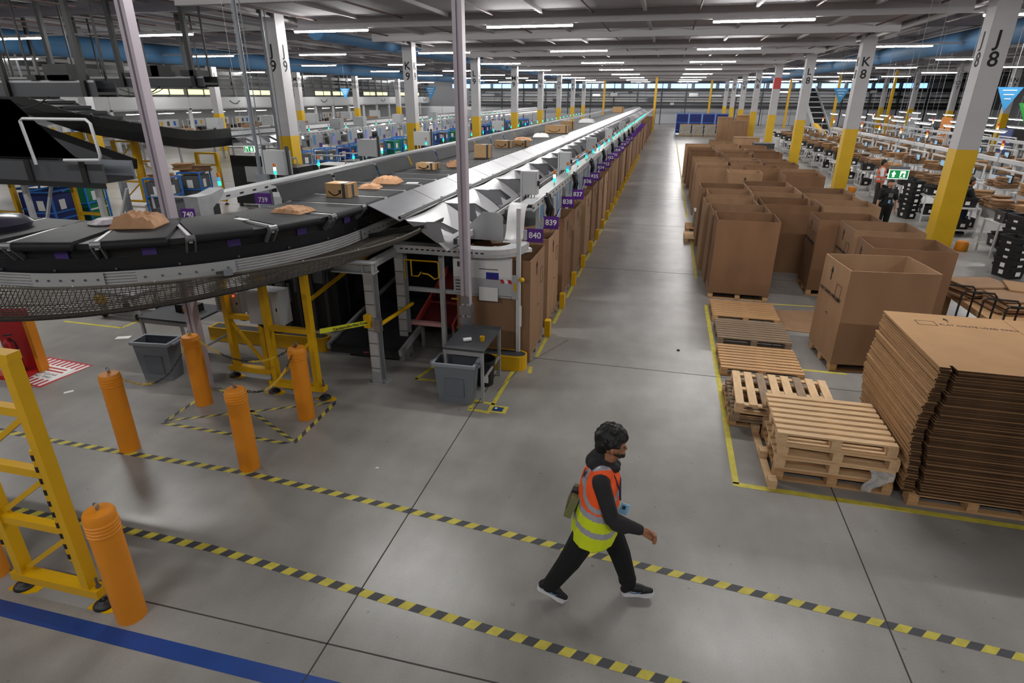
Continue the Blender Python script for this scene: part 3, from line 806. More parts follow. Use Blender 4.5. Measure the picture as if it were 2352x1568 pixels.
# notice board (codes left out)
nb = thing('notice_board', 'white notice board with printed sheets under the end channel', 'notice board', (-2.53, 8.33, 1.16))
MB().box(-.47, .47, 0, .015, 0, .6).build('board', mat('board_white', '#dcdde0', .45), nb)
MB().box(-.47, .47, -.002, 0, 0, .26).build('lower_half', mat('board_grey', '#b4b5b9', .5), nb)
MB().box(-.45, -.2, -.004, 0, .36, .58).build('sheet', M_PAPER, nb); MB().box(.05, .45, -.004, 0, .3, .57).build('sheet', M_PAPER, nb)
MB().box(-.43, -.22, -.006, -.004, .555, .565).build('headline', mat('print_blue', '#2f62b8', .6), nb)
MB().box(-.4, -.35, -.006, -.004, .42, .5).build('picture', M_DGREY, nb); MB().box(-.28, -.23, -.006, -.004, .42, .5).build('picture', mat('print_red', '#8a3a3f', .6), nb)
MB().box(-.4, -.3, -.006, 0, .28, .33).build('yellow_label', M_YEL, nb)
MB().box(-.05, .25, -.005, -.003, .4, .412).build('print_line', M_DGREY, nb)
MB().box(.06, .26, -.006, 0, .25, .36).build('blue_print', mat('print_navy', '#1b2a8c', .5), nb); MB().lathe([(.0, 0), (.035, .0), (.035, .003), (0, .003)], 14, (0, 0, 0), caps=False).build('red_dot', M_RED, nb, loc=(.17, -.006, .28)); bpy.data.objects[[o.name for o in nb.children][-1]].rotation_euler = (PI / 2, 0, 0)
for i in range(3): MB().prism([(.3 + i * .06, .2), (.35 + i * .06, .2), (.33 + i * .06, .26), (.28 + i * .06, .26)], -.004, -.001, 'y').build('red_stripe', M_RED if i != 1 else M_PAPER, nb)
for i in range(4): MB().box(-.44, -.34, -.004, 0, .04 + i * .05, .06 + i * .05).build('label_print', M_DGREY, nb)
tag(MB().box(-.15, .15, -.004, 0, 0, .22).build('leaflet', M_PAPER, loc=(-2.43, 8.3, 1.07)), 'white leaflet hanging over the lower edge of the notice board', 'paper sheet')
hk = thing('hook_rail', 'bent yellow tube hook frame below the end channel', 'hook', (-3.5, 8.25, 1.45))
MB().tube([(-.27, 0, -.1), (-.27, 0, .2), (.27, 0, .2), (.29, 0, .17), (.29, 0, -.05), (.22, 0, -.08), (.12, 0, -.01), (.02, 0, .0)], .012, 7).tube([(-.16, 0, .2), (-.16, 0, -.05), (-.05, 0, -.05), (0, 0, .02)], .012, 7).build('tube', M_YEL, hk, smooth=True)

# dark takeaway conveyors under the sorter
tk = thing('takeaway_conveyor', 'low black belt conveyor on grey rails beneath the sorter', 'conveyor', (-4.3, 7.75, 0))
MB().add([(-.62, 0, .3), (.55, 0, .3), (.55, 3.4, .75), (-.62, 3.4, .75), (-.62, 0, .18), (.55, 0, .18), (.55, 3.4, .6), (-.62, 3.4, .6)], [(0, 1, 2, 3), (4, 7, 6, 5), (0, 4, 5, 1), (1, 5, 6, 2), (2, 6, 7, 3), (3, 7, 4, 0)]).build('belt', M_RUBBER, tk)
for s in (-.66, .59): MB().bar((s, -.02, .28), (s, 3.4, .74), .05, .1).build('side_rail', M_GALV, tk)
for s in (-.5, .45): MB().box(s - .03, s + .03, .3, .36, 0, .28).build('leg', M_GALV, tk)
MB().lathe([(.0, 0), (.05, .0), (.05, .004), (0, .004)], 16, (0, 0, 0), caps=False).build('warning_sticker', mat('sticker_red', '#a0484e', .5), tk, loc=(0, -.004, .24)); 
rc = thing('red_conveyor', 'red framed incline conveyor glowing under the first chute', 'conveyor', (-3.4, 8.6, 0))
MB().add([(-.35, 0, .45), (.25, 0, .45), (.25, 1.6, .95), (-.35, 1.6, .95)], [(0, 1, 2, 3), (3, 2, 1, 0)]).build('belt', mat('dark_red_belt', '#7c2320', .6), rc)
for s in (-.38, .28): MB().bar((s, -.05, .46), (s, 1.6, .97), .04, .12).build('side_rail', mat('salmon_paint', '#b8483f', .5), rc)
for s in (-.33, .23): MB().box(s - .025, s + .025, .1, .15, 0, .45).build('leg', M_GALV, rc)
# dark machine body under the sorter with posts and boxes
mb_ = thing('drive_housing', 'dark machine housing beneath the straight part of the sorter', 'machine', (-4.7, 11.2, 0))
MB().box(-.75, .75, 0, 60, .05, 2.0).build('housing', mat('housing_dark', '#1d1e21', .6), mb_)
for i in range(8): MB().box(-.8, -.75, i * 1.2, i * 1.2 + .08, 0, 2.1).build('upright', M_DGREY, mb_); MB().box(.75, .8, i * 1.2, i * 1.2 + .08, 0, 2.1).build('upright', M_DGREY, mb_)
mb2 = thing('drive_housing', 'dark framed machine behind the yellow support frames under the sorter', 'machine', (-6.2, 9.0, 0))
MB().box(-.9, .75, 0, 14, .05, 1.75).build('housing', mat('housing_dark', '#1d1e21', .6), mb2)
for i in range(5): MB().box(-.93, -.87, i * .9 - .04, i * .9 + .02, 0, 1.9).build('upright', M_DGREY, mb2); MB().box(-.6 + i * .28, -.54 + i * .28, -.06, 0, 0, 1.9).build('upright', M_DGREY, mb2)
for i in range(3): MB().box(-.5 + i * .4, -.2 + i * .4, -.03, 0, .5 + .2 * i, .85 + .2 * i).build('white_box', M_GREYP, mb2)
yr = thing('guard_rail', 'sloping yellow guard rail in the dark under the sorter', 'rail', (-5.15, 7.6, 1.05)); MB().bar((0, 0, 0), (.35, 2.6, .55), .04, .05).build('bar', M_YEL, yr)
MB().box(-.02, .02, -.02, .02, -1.05, 0).build('leg', M_YEL, yr)

# yellow kerbs
def kerb(label, x0, x1, y0, y1, h=.24):
    k = thing('floor_kerb', label, 'kerb', ((x0 + x1) / 2, (y0 + y1) / 2, 0)); a, c = (x1 - x0) / 2, (y1 - y0) / 2; r = min(a, c)
    poly = [(-a, -c), (a - r, -c)] + [(a - r + r * math.sin(t), -c + r - r * math.cos(t)) for t in [PI * i / 8 for i in range(1, 8)]] + [(a - r, c), (-a, c)]
    MB().prism(poly, 0, h, 'z').build('wall', M_YEL, k)
    MB().prism([(x * .96, y * .75) for x, y in poly], h - .02, h + .002, 'z').build('infill', M_DGREY, k)
kerb('low yellow rounded kerb at the aisle corner in front of the first box', -2.95, -1.8, 8.12, 8.42)
kerb('low yellow kerb behind the yellow support frames', -7.5, -5.2, 8.05, 8.3)

# aluminium posts to the roof
def alu_post(label, x, y, z0, wd=.075):
    p = thing('aluminium_post', label, 'post', (x, y, z0)); h = 6.42 - z0
    MB().prism([(-wd, -wd), (-.015, -wd), (-.015, -wd + .03), (.015, -wd + .03), (.015, -wd), (wd, -wd), (wd, wd), (-wd, wd)], 0, h, 'z').build('profile', mat('alu_post', '#bdb3bd', .4, metal=.15), p)
    return p
ap = alu_post('tall aluminium profile post standing behind the grey bin', -2.68, 7.98, 0.0, .065)
MB().box(-.09, .09, -.085, .085, .95, 1.1).build('clamp', M_STEEL, ap); MB().box(-.09, .09, -.085, .085, .8, .92).build('clamp', M_STEEL, ap); MB().box(-.06, .06, -.08, .08, 1.13, 1.25).build('clamp', M_STEEL, ap)
alu_post('tall aluminium profile post rising behind the brown paper parcel', -6.2, 6.42, 0.0, .065)

# fire extinguisher point and floor sign
fe = thing('extinguisher_stand', 'red fire extinguisher stand behind the yellow ladder frame', 'stand', (-9.42, 6.15, 0), .2)
MB().box(-.28, .28, -.2, .2, 0, .05).build('tray', M_RED, fe); MB().box(-.28, .28, .16, .2, .05, 1.0).build('back_panel', M_RED, fe); MB().box(.28, .34, .05, .2, .0, .85).build('yellow_side', M_ORANGE, fe)
ex = thing('fire_extinguisher', 'red fire extinguisher standing in its red tray', 'extinguisher', (-9.36, 6.12, .05))
MB().lathe([(.0, 0), (.085, 0), (.09, .03), (.09, .42), (.07, .5), (.03, .54), (.03, .57), (0, .57)], 20, caps=False).build('cylinder', M_RED, ex, smooth=True)
MB().lathe([(.091, .3), (.091, .36)], 20, caps=False).build('label_band', M_PAPER, ex); MB().lathe([(.092, .0), (.092, .05)], 20, caps=False).build('foot_ring', M_INK, ex)
MB().bar((-.05, 0, .6), (.1, 0, .63), .03, .02).tube([(.03, 0, .57), (.12, 0, .5), (.13, 0, .2)], .012, 6).build('valve', M_INK, ex)
fs = thing('floor_sign', 'red and white hatched floor sign beside the fire extinguisher', 'floor sign', (-9.1, 6.3, 0), -.08)
MB().box(-.5, .5, -.42, .42, .0005, .002).build('border', mat('floor_red', '#b3343b', .6), fs)
for i in range(9):
    x = -.46 + i * .105
    MB().prism([(x, -.38), (x + .05, -.38), (x + .1, .38), (x + .05, .38)], .002, .003, 'z').build('hatch', M_PAPER, fs)
MB().box(-.3, .4, -.2, .2, .003, .004).build('panel', M_PAPER, fs)
text('lettering', 'KEEP CLEAR', .085, M_INK, fs, (.1, -.05, .0045), rot=(0, 0, 0), extrude=.0005); text('lettering', 'AT ALL TIMES', .075, M_INK, fs, (.1, -.14, .0045), rot=(0, 0, 0), extrude=.0005)
MB().box(-.1, .33, .03, .07, .004, .0045).build('red_print_line', mat('floor_red', '#b3343b', .6), fs); MB().box(-.1, .3, .11, .15, .004, .0045).build('red_print_line', mat('floor_red', '#b3343b', .6), fs)
MB().tube([(-.2 + .07 * math.cos(a), .02 + .1 * math.sin(a), .0045) for a in [2 * PI * i / 18 for i in range(18)]], .006, 5, closed=True).build('ring', mat('floor_red', '#b3343b', .6), fs)

# ------------------------------------------------------------------ floor tape
def strip(name, label, pts, wd, m=M_YTAPE, z=.0015, cat='floor tape'):
    b = MB(); rows = []
    for i, p in enumerate(pts):
        a = Vector((*pts[max(0, i - 1)], 0)); c = Vector((*pts[min(len(pts) - 1, i + 1)], 0)); d = (c - a).normalized(); n = Vector((-d.y, d.x, 0))
        rows.append([(p[0] + n.x * wd / 2, p[1] + n.y * wd / 2, z), (p[0] - n.x * wd / 2, p[1] - n.y * wd / 2, z)])
    b.grid([r[::-1] for r in rows]); return tag(b.build(name, m), label, cat)
def stripes(label, pts, wd, pitch, skew=.0, z=.0015):
    P = [Vector((*p, 0)) for p in pts]; seg = [(P[i + 1] - P[i]).length for i in range(len(P) - 1)]; T = sum(seg)
    def pos(s, o):
        s = max(0, min(T - 1e-5, s + o * skew))
        for i, L in enumerate(seg):
            if s <= L or i == len(seg) - 1: break
            s -= L
        d = (P[i + 1] - P[i]).normalized(); n = Vector((-d.y, d.x, 0)); q = P[i] + d * s + n * wd / 2 * o; return (q.x, q.y, z)
    r = thing('hazard_tape', label, 'floor tape', (0, 0, 0))
    n = int(T / pitch * 2)
    for i in range(n):
        a, c = i * pitch / 2, (i + 1) * pitch / 2
        MB().add([pos(a, -1), pos(c, -1), pos(c, 1), pos(a, 1)], [(0, 1, 2, 3)]).build('tape_block', M_YTAPE if i % 2 else M_KTAPE, r)
stripes('upper black and yellow hazard tape line passing under the walking person', [(-9.2, 5.15), (-8.2, 4.78), (-7.25, 4.74), (-4.34, 4.74), (-2.28, 4.58), (-.56, 4.43), (.1, 4.38), (3.4, 4.08)], .085, .2, .03)
stripes('lower black and yellow hazard tape line across the near floor', [(-6.9, 3.57), (-4.9, 3.61), (-3.85, 3.6), (-2.25, 3.46), (.48, 3.23), (1.2, 3.16)], .085, .2, .02)
stripes('striped tape outlining the far left edge of the protected triangle', [(-6.1, 5.45), (-6.13, 6.51)], .05, .2, .04)
stripes('striped tape outlining the near edge of the protected triangle', [(-6.12, 5.44), (-4.14, 5.4)], .06, .2, .04)
stripes('striped tape outlining the right edge of the protected triangle', [(-4.14, 5.42), (-4.18, 6.56)], .06, .2, .04)
stripes('striped tape crossing the middle of the protected triangle', [(-6.1, 5.5), (-4.2, 6.5)], .05, .2, .04)
stripes('striped tape running diagonally down to the near corner of the triangle', [(-6.1, 6.5), (-4.16, 5.46)], .05, .2, .04)
strip('blue_floor_line', 'wide blue painted floor line in the near left corner', [(-6.5, 2.56), (-1.2, 2.57)], .14, M_BLUET)
strip('yellow_tape', 'yellow tape line along the right side of the aisle', [(1.13, 5.9), (1.14, 12.2)], .07)
strip('yellow_tape', 'yellow tape line in front of the pallets and the cardboard stack', [(1.1, 5.89), (3.9, 5.84), (7, 5.8)], .08)
strip('yellow_tape', 'short yellow tape line beside the first tall boxes', [(1.02, 14.2), (1.03, 18.8)], .07)
strip('yellow_tape', 'far yellow tape line along the aisle boxes', [(1.0, 22), (1.0, 60)], .07)
for k in range(24):
    y = 8.25 + 1.6 * k
    strip('yellow_tape', '%s short yellow tape dash from the near end of the aisle edge' % ordw(k), [(-1.74, y + .5), (-1.74, y + 1.35)], .06)['group'] = 'yellow dashes on the aisle edge'
for lab, pts in (('yellow tape right of the small black desk', [(-1.99, 8.12), (-2.0, 6.98)]), ('yellow tape in front of the small black desk', [(-2.28, 7.05), (-1.98, 7.0)]),
                 ('yellow tape left of the grey bin', [(-3.22, 8.15), (-3.37, 7.48)]), ('short yellow tape stub touching the grey bin', [(-3.38, 7.49), (-2.9, 7.5)]),
                 ('yellow tape side of the small floor square', [(-2.3, 7.05), (-2.28, 6.8)]), ('yellow tape base of the small floor square', [(-2.3, 6.79), (-1.98, 6.76)]),
                 ('yellow tape line across the floor between the tall boxes and pallets', [(2.42, 9.3), (3.1, 9.3)]), ('yellow tape behind the loose cardboard sheet', [(2.45, 12.6), (3.3, 12.65)]),
                 ('yellow tape bay line below the left net', [(-10.85, 8.15), (-9.5, 8.13)]), ('yellow tape bay side line left of the steel table', [(-9.5, 8.13), (-9.45, 9.5)]),
                 ('yellow tape stub by the aisle kerb corner', [(-1.75, 8.35), (-1.72, 8.1)])):
    strip('yellow_tape', lab, pts, .06)
sg = thing('floor_sticker', 'small blue sticker with yellow border on the floor by the bin', 'floor sign', (-1.9, 6.88, 0))
MB().box(-.13, .13, -.1, .1, .001, .003).build('border', M_YTAPE, sg); MB().box(-.075, .075, -.06, .06, .003, .004).build('picture', mat('sticker_blue', '#17386e', .5), sg); MB().lathe([(0, 0), (.02, 0), (.02, .001), (0, .001)], 10, (-.03, .02, .004), caps=False).build('dot', M_PAPER, sg)
for i, (x, y, r, a) in enumerate(((-9.08, 7.75, .12, .4), (-8.11, 5.84, .06, .9), (2.05, 3.35, .05, .3), (-6.3, 5.0, .03, 1.2), (-2.9, 5.2, .02, .2))):
    lab = ['white paper scrap on the floor below the left net', 'small white scrap on the floor near the floor sign', 'tiny pink scrap at the bottom right of the floor', 'tiny white scrap beside the left chained bollard', 'tiny white speck on the floor before the grey bin'][i]
    tag(MB().add([(-r, -r * .5, 0.002), (r, -r * .5, .002), (r * 1.1, r * .5, .004), (-r * .9, r * .5, .002)], [(0, 1, 2, 3)]).build('paper_scrap', M_PAPER if i != 2 else mat('pink_scrap', '#d8a39a', .7), loc=(x, y, 0), rz=a), lab, 'paper scrap')
tag(MB().lathe([(0, 0), (.03, 0), (.02, .02), (0, .025)], 7, caps=False).build('debris_crumb', M_INK, loc=(.55, 9.6, 0)), 'dark crumb lying in the middle of the aisle', 'debris')
# ------------------------------------------------------------------ cartons, pallets
def carton_mesh(wx, wy, z0, z1, m, bulge=.012):
    b = MB(); t = .014; a, c = wx / 2, wy / 2
    nz = 3
    def ring(a, c, z, e):
        return [(-a, -c - e * .0, z), (0, -c - e, z), (a, -c, z), (a + e, 0, z), (a, c, z), (0, c + e, z), (-a, c, z), (-a - e, 0, z)]
    rows = [ring(a, c, z0, 0), ring(a, c, (z0 + z1) / 2, bulge), ring(a, c, z1, bulge * .6), ring(a - t, c - t, z1, bulge * .6), ring(a - t, c - t, (z0 + z1) / 2, bulge), ring(a - t, c - t, z0 + .02, 0)]
    o = len(b.v)
    for r in rows: b.v += r
    for i in range(len(rows) - 1):
        for j in range(8): b.face([o + i * 8 + j, o + i * 8 + (j + 1) % 8, o + (i + 1) * 8 + (j + 1) % 8, o + (i + 1) * 8 + j])
    b.face([o + 40 + j for j in range(8)]); b.face([o + j for j in range(8)][::-1])
    return b.mesh('carton_body', m)
CB = {}
def carton(label, x, y, wx=1.2, wy=1.05, z0=.14, z1=1.68, m=0, rz=0, prints=None, group=None):
    mm = (M_CARD, M_CARD2, M_CARD3)[m]
    key = (round(wx, 2), round(wy, 2), z0, z1, m)
    if key not in CB: CB[key] = carton_mesh(wx, wy, 0, z1 - z0, mm)
    r = thing('cardboard_box', label, 'box', (x, y, z0), rz, group)
    obj('carton_body', CB[key], r)
    h = z1 - z0
    if prints:
        s = -1 if prints == 'L' else 1
        X = s * (wx / 2 + .014); R = (PI / 2, 0, s * PI / 2)
        f = -s     # reading direction
        ar = MB().box(X - .001, X + .002, .12 * f - .012, .12 * f + .012, h - .32, h - .14).prism([(.12 * f - .045, h - .19), (.12 * f + .045, h - .19), (.12 * f, h - .1)], X - .001, X + .002, 'x')
        ar.build('printed_arrow', M_INK, r)
        fr = MB(); y0, y1, za, zb = (-.36 * f), (-.16 * f), h - .55, h - .3
        y0, y1 = min(y0, y1), max(y0, y1)
        for q in ((y0, y1, za, za + .006), (y0, y1, zb - .006, zb), (y0, y0 + .006, za, zb), (y1 - .006, y1, za, zb)): fr.box(X - .001, X + .002, q[0], q[1], q[2], q[3])
        fr.build('printed_frame', M_INK, r)
        if prints == 'L': text('lettering', 'FLAT CHUTE LOAD ONLY', .075, M_INK, r, (X - .0, .02, h - .52), rot=R, extrude=.002)
        MB().lathe([(0, 0), (.022, 0), (.022, .002), (0, .002)], 10, caps=False).build('hand_hole', M_INK, r, loc=(X, 0, h * .45)); r_ = r
    return r
def slat_mesh(L, wd, m, t=.022): return MB().box(-L / 2, L / 2, -wd / 2, wd / 2, 0, t).mesh('slat', m)
PSL = {i: slat_mesh(1.2, .08, m) for i, m in enumerate((M_WOOD, M_WOOD2, M_WOOD3))}
PSY = {i: slat_mesh(1.0, .1, m) for i, m in enumerate((M_WOOD, M_WOOD2, M_WOOD3))}
PBL = {i: MB().box(-.05, .05, -.07, .07, 0, .078).mesh('block', m) for i, m in enumerate((M_WOOD, M_WOOD2, M_WOOD3))}
def pallet(label, x, y, z=0, m=0, n=9, along='x', rz=0, group=None, simple=False, wx=1.2):
    p = thing('wooden_pallet', label, 'pallet', (x, y, z), rz, group)
    for yy in (-.45, 0, .45):
        obj('bottom_board', PSL[m], p, (0, yy, 0))
        for xx in (-.55, 0, .55): obj('block', PBL[m], p, (xx, yy * .955, .022))
    if along == 'x':
        for xx in (-.55, 0, .55): obj('stringer_board', PSY[m], p, (xx, 0, .1), rz=PI / 2)
        for i in range(n): obj('slat', PSL[m], p, (rng(-.004, .004), -.45 + .9 * i / (n - 1), .122), rz=rng(-.004, .004))
    else:
        for yy in (-.45, 0, .45): obj('stringer_board', PSL[m], p, (0, yy, .1))
        for i in range(n): obj('slat', PSY[(m + (i % 3 == 2) * 1) % 3], p, (-.55 + 1.1 * i / (n - 1), 0, .122), rz=PI / 2 + rng(-.01, .01))
    return p

# ---- the row of tall boxes along the aisle with its posts, signs, lamps and cabinets
for k in range(46):
    y = 9.0 + 1.6 * k
    near = k < 9
    dz = rng(-.03, .05) if k else 0
    lab = 'tall open cardboard box, %s from the near end of the aisle edge row' % ordw(k)
    carton(lab, -2.4 + (rng(-.03, .03) if k else 0), y, 1.2, 1.1, .14 if near else 0.0, 1.70 + (round(dz, 2) if near else 0), k % 3 if k else 0, 0, 'R' if near else None, 'boxes below the chutes along the aisle')
    if near: pallet('dark pallet under the %s box of the aisle edge row' % ordw(k), -2.4, y, 0, 2, 5, group='pallets under the aisle boxes')
PAD = MB().box(-.05, .05, -.07, .07, 0, .3).mesh('corner_pad', M_YEL)
for k in range(22):
    tag(obj('corner_guard', PAD, None, (-1.74, 9.72 + 1.6 * k, 0)), 'small yellow corner guard on the floor after the %s aisle box' % ordw(k), 'guard', 'yellow guards between aisle boxes')
# posts and purple number signs
sy_ = []
for j in range(14): sy_ += [8.72 + 3.2 * j, 9.75 + 3.2 * j]
for k, y in enumerate(sy_[:26]):
    y = 8.37 if k == 0 else y
    p = thing('sign_post', 'white steel post above the %s box of the aisle edge row' % ordw(k), 'post', (-1.97, y, 0), group='white posts along the aisle')
    if k == 0: MB().box(-.03, .03, -.03, .03, 0, 2.5).build('tube', M_WHITE, p); MB().box(-.09, .0, -.05, -.03, 1.12, 1.5).build('switch_plate', M_LGREY, p); MB().box(-.06, -.02, -.056, -.05, 1.25, 1.38).build('yellow_label', M_YEL, p); MB().lathe([(0, 0), (.045, 0), (.045, .03), (.025, .05), (0, .05)], 12, caps=False).build('stop_button', M_YEL, p, loc=(.06, -.04, 1.42)); MB().box(.02, .06, -.034, -.03, .68, 1.02).build('barcode_tag', M_PAPER, p)
    else: MB().box(-.03, .03, -.025, .025, 1.72, 2.42).build('tube', M_LGREY, p)
sy_ = []
for j in range(14): sy_ += [8.72 + 3.2 * j, 9.75 + 3.2 * j]
for k, y in enumerate(sy_[:26]):
    sgn = thing('number_sign', 'purple number sign, %s from the near end above the aisle boxes' % ordw(k), 'sign', (-1.8 + (.06 if k % 2 else 0), y, 1.93 - (.0 if k % 2 == 0 else -.0)))
    MB().box(-.13, .13, -.004, .004, 0, .21).build('plate', M_PURPLE, sgn)
    MB().box(-.18, -.12, -.01, .012, .03, .18).build('bracket', M_LGREY, sgn)
    if k % 2: MB().box(-.2, -.14, -.02, .02, .06, .1).build('bracket', M_LGREY, sgn)
    if k < 16: text('number', str(840 - k), .13, M_SIGNW, sgn, (.0, -.006, .105), extrude=.002, bold=.002)
# stack lights
def stack_light(label, x, y, z, group, cyan=False):
    s = thing('stack_light', label, 'signal light', (x, y, z), group=group)
    obj('pole', SLP, s); obj('orange_tier', SLO, s); obj('blue_tier', SLBm if not cyan else SLC, s); obj('green_tier', SLG, s)
def cylm(n, m, z0, z1, r=.026): return MB().lathe([(0, z0), (r, z0), (r, z1), (0, z1)], 10, caps=False).mesh(n, m, True)
SLP, SLO, SLBm, SLG, SLC = cylm('pole', M_LGREY, 0, .06, .015), cylm('orange_tier', M_LAMPO, .2, .27), cylm('blue_tier', M_LAMPB, .13, .2), cylm('green_tier', M_LAMPG, .06, .13), cylm('cyan_tier', M_LAMPC, .13, .2)
for k in range(30):
    y = 11.45 + 1.6 * k
    stack_light('stack light with orange and green tiers, %s from the near end above the aisle boxes' % ordw(k), -2.0, y, 2.42, 'stack lights above the aisle boxes', k == 0)
for k in range(30):
    y = 8.9 + 1.6 * k
    stack_light('lit stack light on the far side channel, %s from its near end' % ordw(k), -7.42, y, 2.5, 'stack lights on the far side channel', k in (1, 4))
# electric boxes above the channel
for i, y in enumerate((9.75, 13.4, 18.4, 24.0, 31, 40)):
    e = thing('electric_box', ['pink lit electric box nearest the white curved sheet', 'violet lit electric box on the aisle channel, second from near', 'grey electric box on the aisle channel, third from near', 'grey electric box on the aisle channel, fourth from near', 'grey electric box on the aisle channel, fifth from near', 'grey electric box on the aisle channel, sixth from near'][i], 'electric box', (-2.12, y, 2.42))
    MB().box(-.12, .12, 0, .2, .06, .44).build('body', M_LGREY, e); MB().box(-.16, -.13, .02, .1, -.2, .44).build('upright', M_ALU, e)
    MB().box(-.11, .11, -.012, 0, .07, .43).build('door', M_LGREY, e); MB().box(.12, .15, .06, .12, .2, .28).build('switch', M_INK, e)
    for q in range(4): MB().tube([(-.08 + q * .05, .1, .06), (-.1 + q * .05, .12, -.05), (-.05 + q * .05, .16, -.1)], .008, 5).build('cable', M_BLACKP, e)
# grey side panels, blue strips, terminals hung at alternate posts
for k in range(18):
    y = 10.25 + 1.6 * k
    t = thing('chute_terminal', 'grey chute panel with blue strip, %s from the near end above the aisle boxes' % ordw(k), 'panel', (-2.02, y, 1.75), group='chute panels along the aisle')
    MB().prism([(-.5, .1), (.3, .1), (.35, .3), (.35, .58), (-.4, .58)], .05, .058, 'x').build('side_panel', M_LGREY, t)
    MB().box(.062, .068, -.3, -.18, .12, .55).build('blue_strip', mat('strip_blue', '#5a9bd0', .5), t)
    if k % 2 == 0:
        MB().tube([(.12, -.14, .66), (.16, -.1, .48), (.13, -.02, .36), (.17, .03, .24), (.13, .05, .1)], .04, 6).tube([(.12, .12, .66), (.18, .06, .45), (.14, .1, .3), (.16, .0, .15)], .034, 6).tube([(.1, 0, .7), (.2, -.05, .5), (.15, -.08, .3)], .02, 6).build('cable_bundle', M_BLACKP, t)
        sc_ = MB().obox((.27, .06, .26), (.014, .26, .4), Matrix.Rotation(.35, 3, 'Y')).build('tablet', M_BLACKP, t); MB().obox((.278, .06, .263), (.006, .23, .36), Matrix.Rotation(.35, 3, 'Y')).build('screen', M_SCREEN, sc_)
# parcels dropped in the first boxes
for i, (x, y, z, a) in enumerate(((-2.3, 8.8, 1.62, .3), (-2.6, 9.2, 1.6, 1.1), (-2.2, 9.25, 1.64, .7), (-2.25, 10.5, 1.6, .2))):
    tag(MB().box(-.2, .2, -.14, .14, 0, .06).build('parcel', M_KRAFT if i != 2 else M_PAPER, loc=(x, y, z), rz=a), ['brown parcel on top of the load in the box of sign 840', 'second brown parcel deep in the box of sign 840', 'white parcel at the rim of the box of sign 840', 'brown parcel on the load in the box of sign 839'][i], 'parcel')
ns = thing('number_sign', 'purple sign numbered 740 at the far side of the sorter', 'sign', (-7.0, 7.6, 2.22), .2)
MB().box(-.11, .11, -.004, .004, 0, .18).build('plate', M_PURPLE, ns); text('number', '740', .11, M_SIGNW, ns, (0, -.006, .09), bold=.002)
ns = thing('number_sign', 'purple sign numbered 739 lying low behind the belt', 'sign', (-5.75, 7.75, 2.6), .1)
MB().box(-.13, .13, -.004, .004, -.1, .06).build('plate', M_PURPLE, ns); text('number', '739', .1, M_SIGNW, ns, (0, -.006, -.04))

# ------------------------------------------------------------------ parcels on the near sorter
def mailer(label, x, y, z, rz, L, wd, h, m=M_KRAFT, crumple=.012):
    rows = []; n, k = 14, 9
    for side in (0, 1):
        for i in range(n + 1):
            u = i / n * 2 - 1; r = []
            for j in range(k + 1):
                v = j / k * 2 - 1
                e = (1 - abs(u) ** 6) * (1 - abs(v) ** 6)
                zz = h * .12 + (h * (.5 + .5 * (1 - u * u) ** .5) * (e ** .5) if side else 0) + (random.uniform(-crumple, crumple) if side and abs(u) < .99 and abs(v) < .99 else 0)
                r.append((u * L / 2, v * wd / 2, zz if side else .004))
            rows.append(r)
    b = MB(); b.grid([r[::-1] for r in rows[:n + 1]]); b.grid(rows[n + 1:])
    top, bot = rows[n + 1:], rows[:n + 1]
    for A, B in ((top[0], bot[0]), (top[-1], bot[-1]), ([r[0] for r in top], [r[0] for r in bot]), ([r[-1] for r in top], [r[-1] for r in bot])): b.grid([A, B])
    return tag(b.build('parcel_mailer', m, loc=(x, y, z), rz=rz), label, 'parcel')
def pbox(label, x, y, z, rz, sx, sy, sz, smile=True, tape=True):
    p = thing('parcel_box', label, 'parcel', (x, y, z), rz)
    MB().box(-sx / 2, sx / 2, -sy / 2, sy / 2, 0, sz).build('carton', mat('parcel_card', '#bb966a', .8, var=.06), p)
    if tape: MB().box(sx / 2 - .10, sx / 2 - .05, -sy / 2 - .002, sy / 2 + .002, -.0, sz + .002).build('dark_tape', M_DGREY, p); MB().box(sx / 2 - .002, sx / 2 + .002, -.03, .03, 0, sz * .9).build('dark_tape', M_DGREY, p)
    if smile:
        pts = [(-sx * .36 + sx * .5 * t, -sy / 2 - .003, sz * .42 - sz * .28 * math.sin(PI * t * .95)) for t in [i / 8 for i in range(9)]]
        MB().tube(pts, .009, 5).build('smile_mark', M_INK, p); q = pts[-1]
        MB().prism([(q[0] - .03, q[2] + .03), (q[0] + .025, q[2] + .035), (q[0] + .01, q[2] - .03)], -sy / 2 - .004, -sy / 2 - .001, 'y').build('smile_tip', M_INK, p)
    MB().box(-sx * .1, sx * .3, -sy * .2, sy * .25, sz, sz + .002).build('address_label', M_PAPER, p)
mailer('large crumpled brown paper parcel at the bend of the sorter', -5.82, 5.55, 2.6, .3, .5, .38, .13, crumple=.03)
tag(MB().lathe([(0, 0), (.2, 0), (.22, .02), (.12, .06), (0, .07)], 14, caps=False).build('plastic_parcel', mat('clear_plastic_bag', '#a7a0a8', .3, var=.4, vscale=20), loc=(-6.3, 5.6, 2.6)), 'patterned plastic bag half hidden behind the large brown parcel', 'parcel')
tag(MB().lathe([(0, 0), (.3, 0), (.33, .06), (.25, .13), (.1, .16), (0, .16)], 18, caps=False).build('dark_parcel', mat('shiny_dark_bag', '#3c3a48', .25), smooth=True, loc=(-7.25, 5.05, 2.6)), 'shiny dark bag on the sorter at the left edge', 'parcel')
mailer('flat brown paper mailer on the first straight belts', -4.62, 6.8, 2.6, -.1, .46, .34, .06)
pbox('cardboard parcel with dark tape and a curved smile mark near the steel chute', -4.66, 8.15, 2.6, -.05, .38, .28, .2)
mailer('small kraft envelope right behind the smiling parcel', -4.62, 9.0, 2.6, .15, .34, .28, .06)
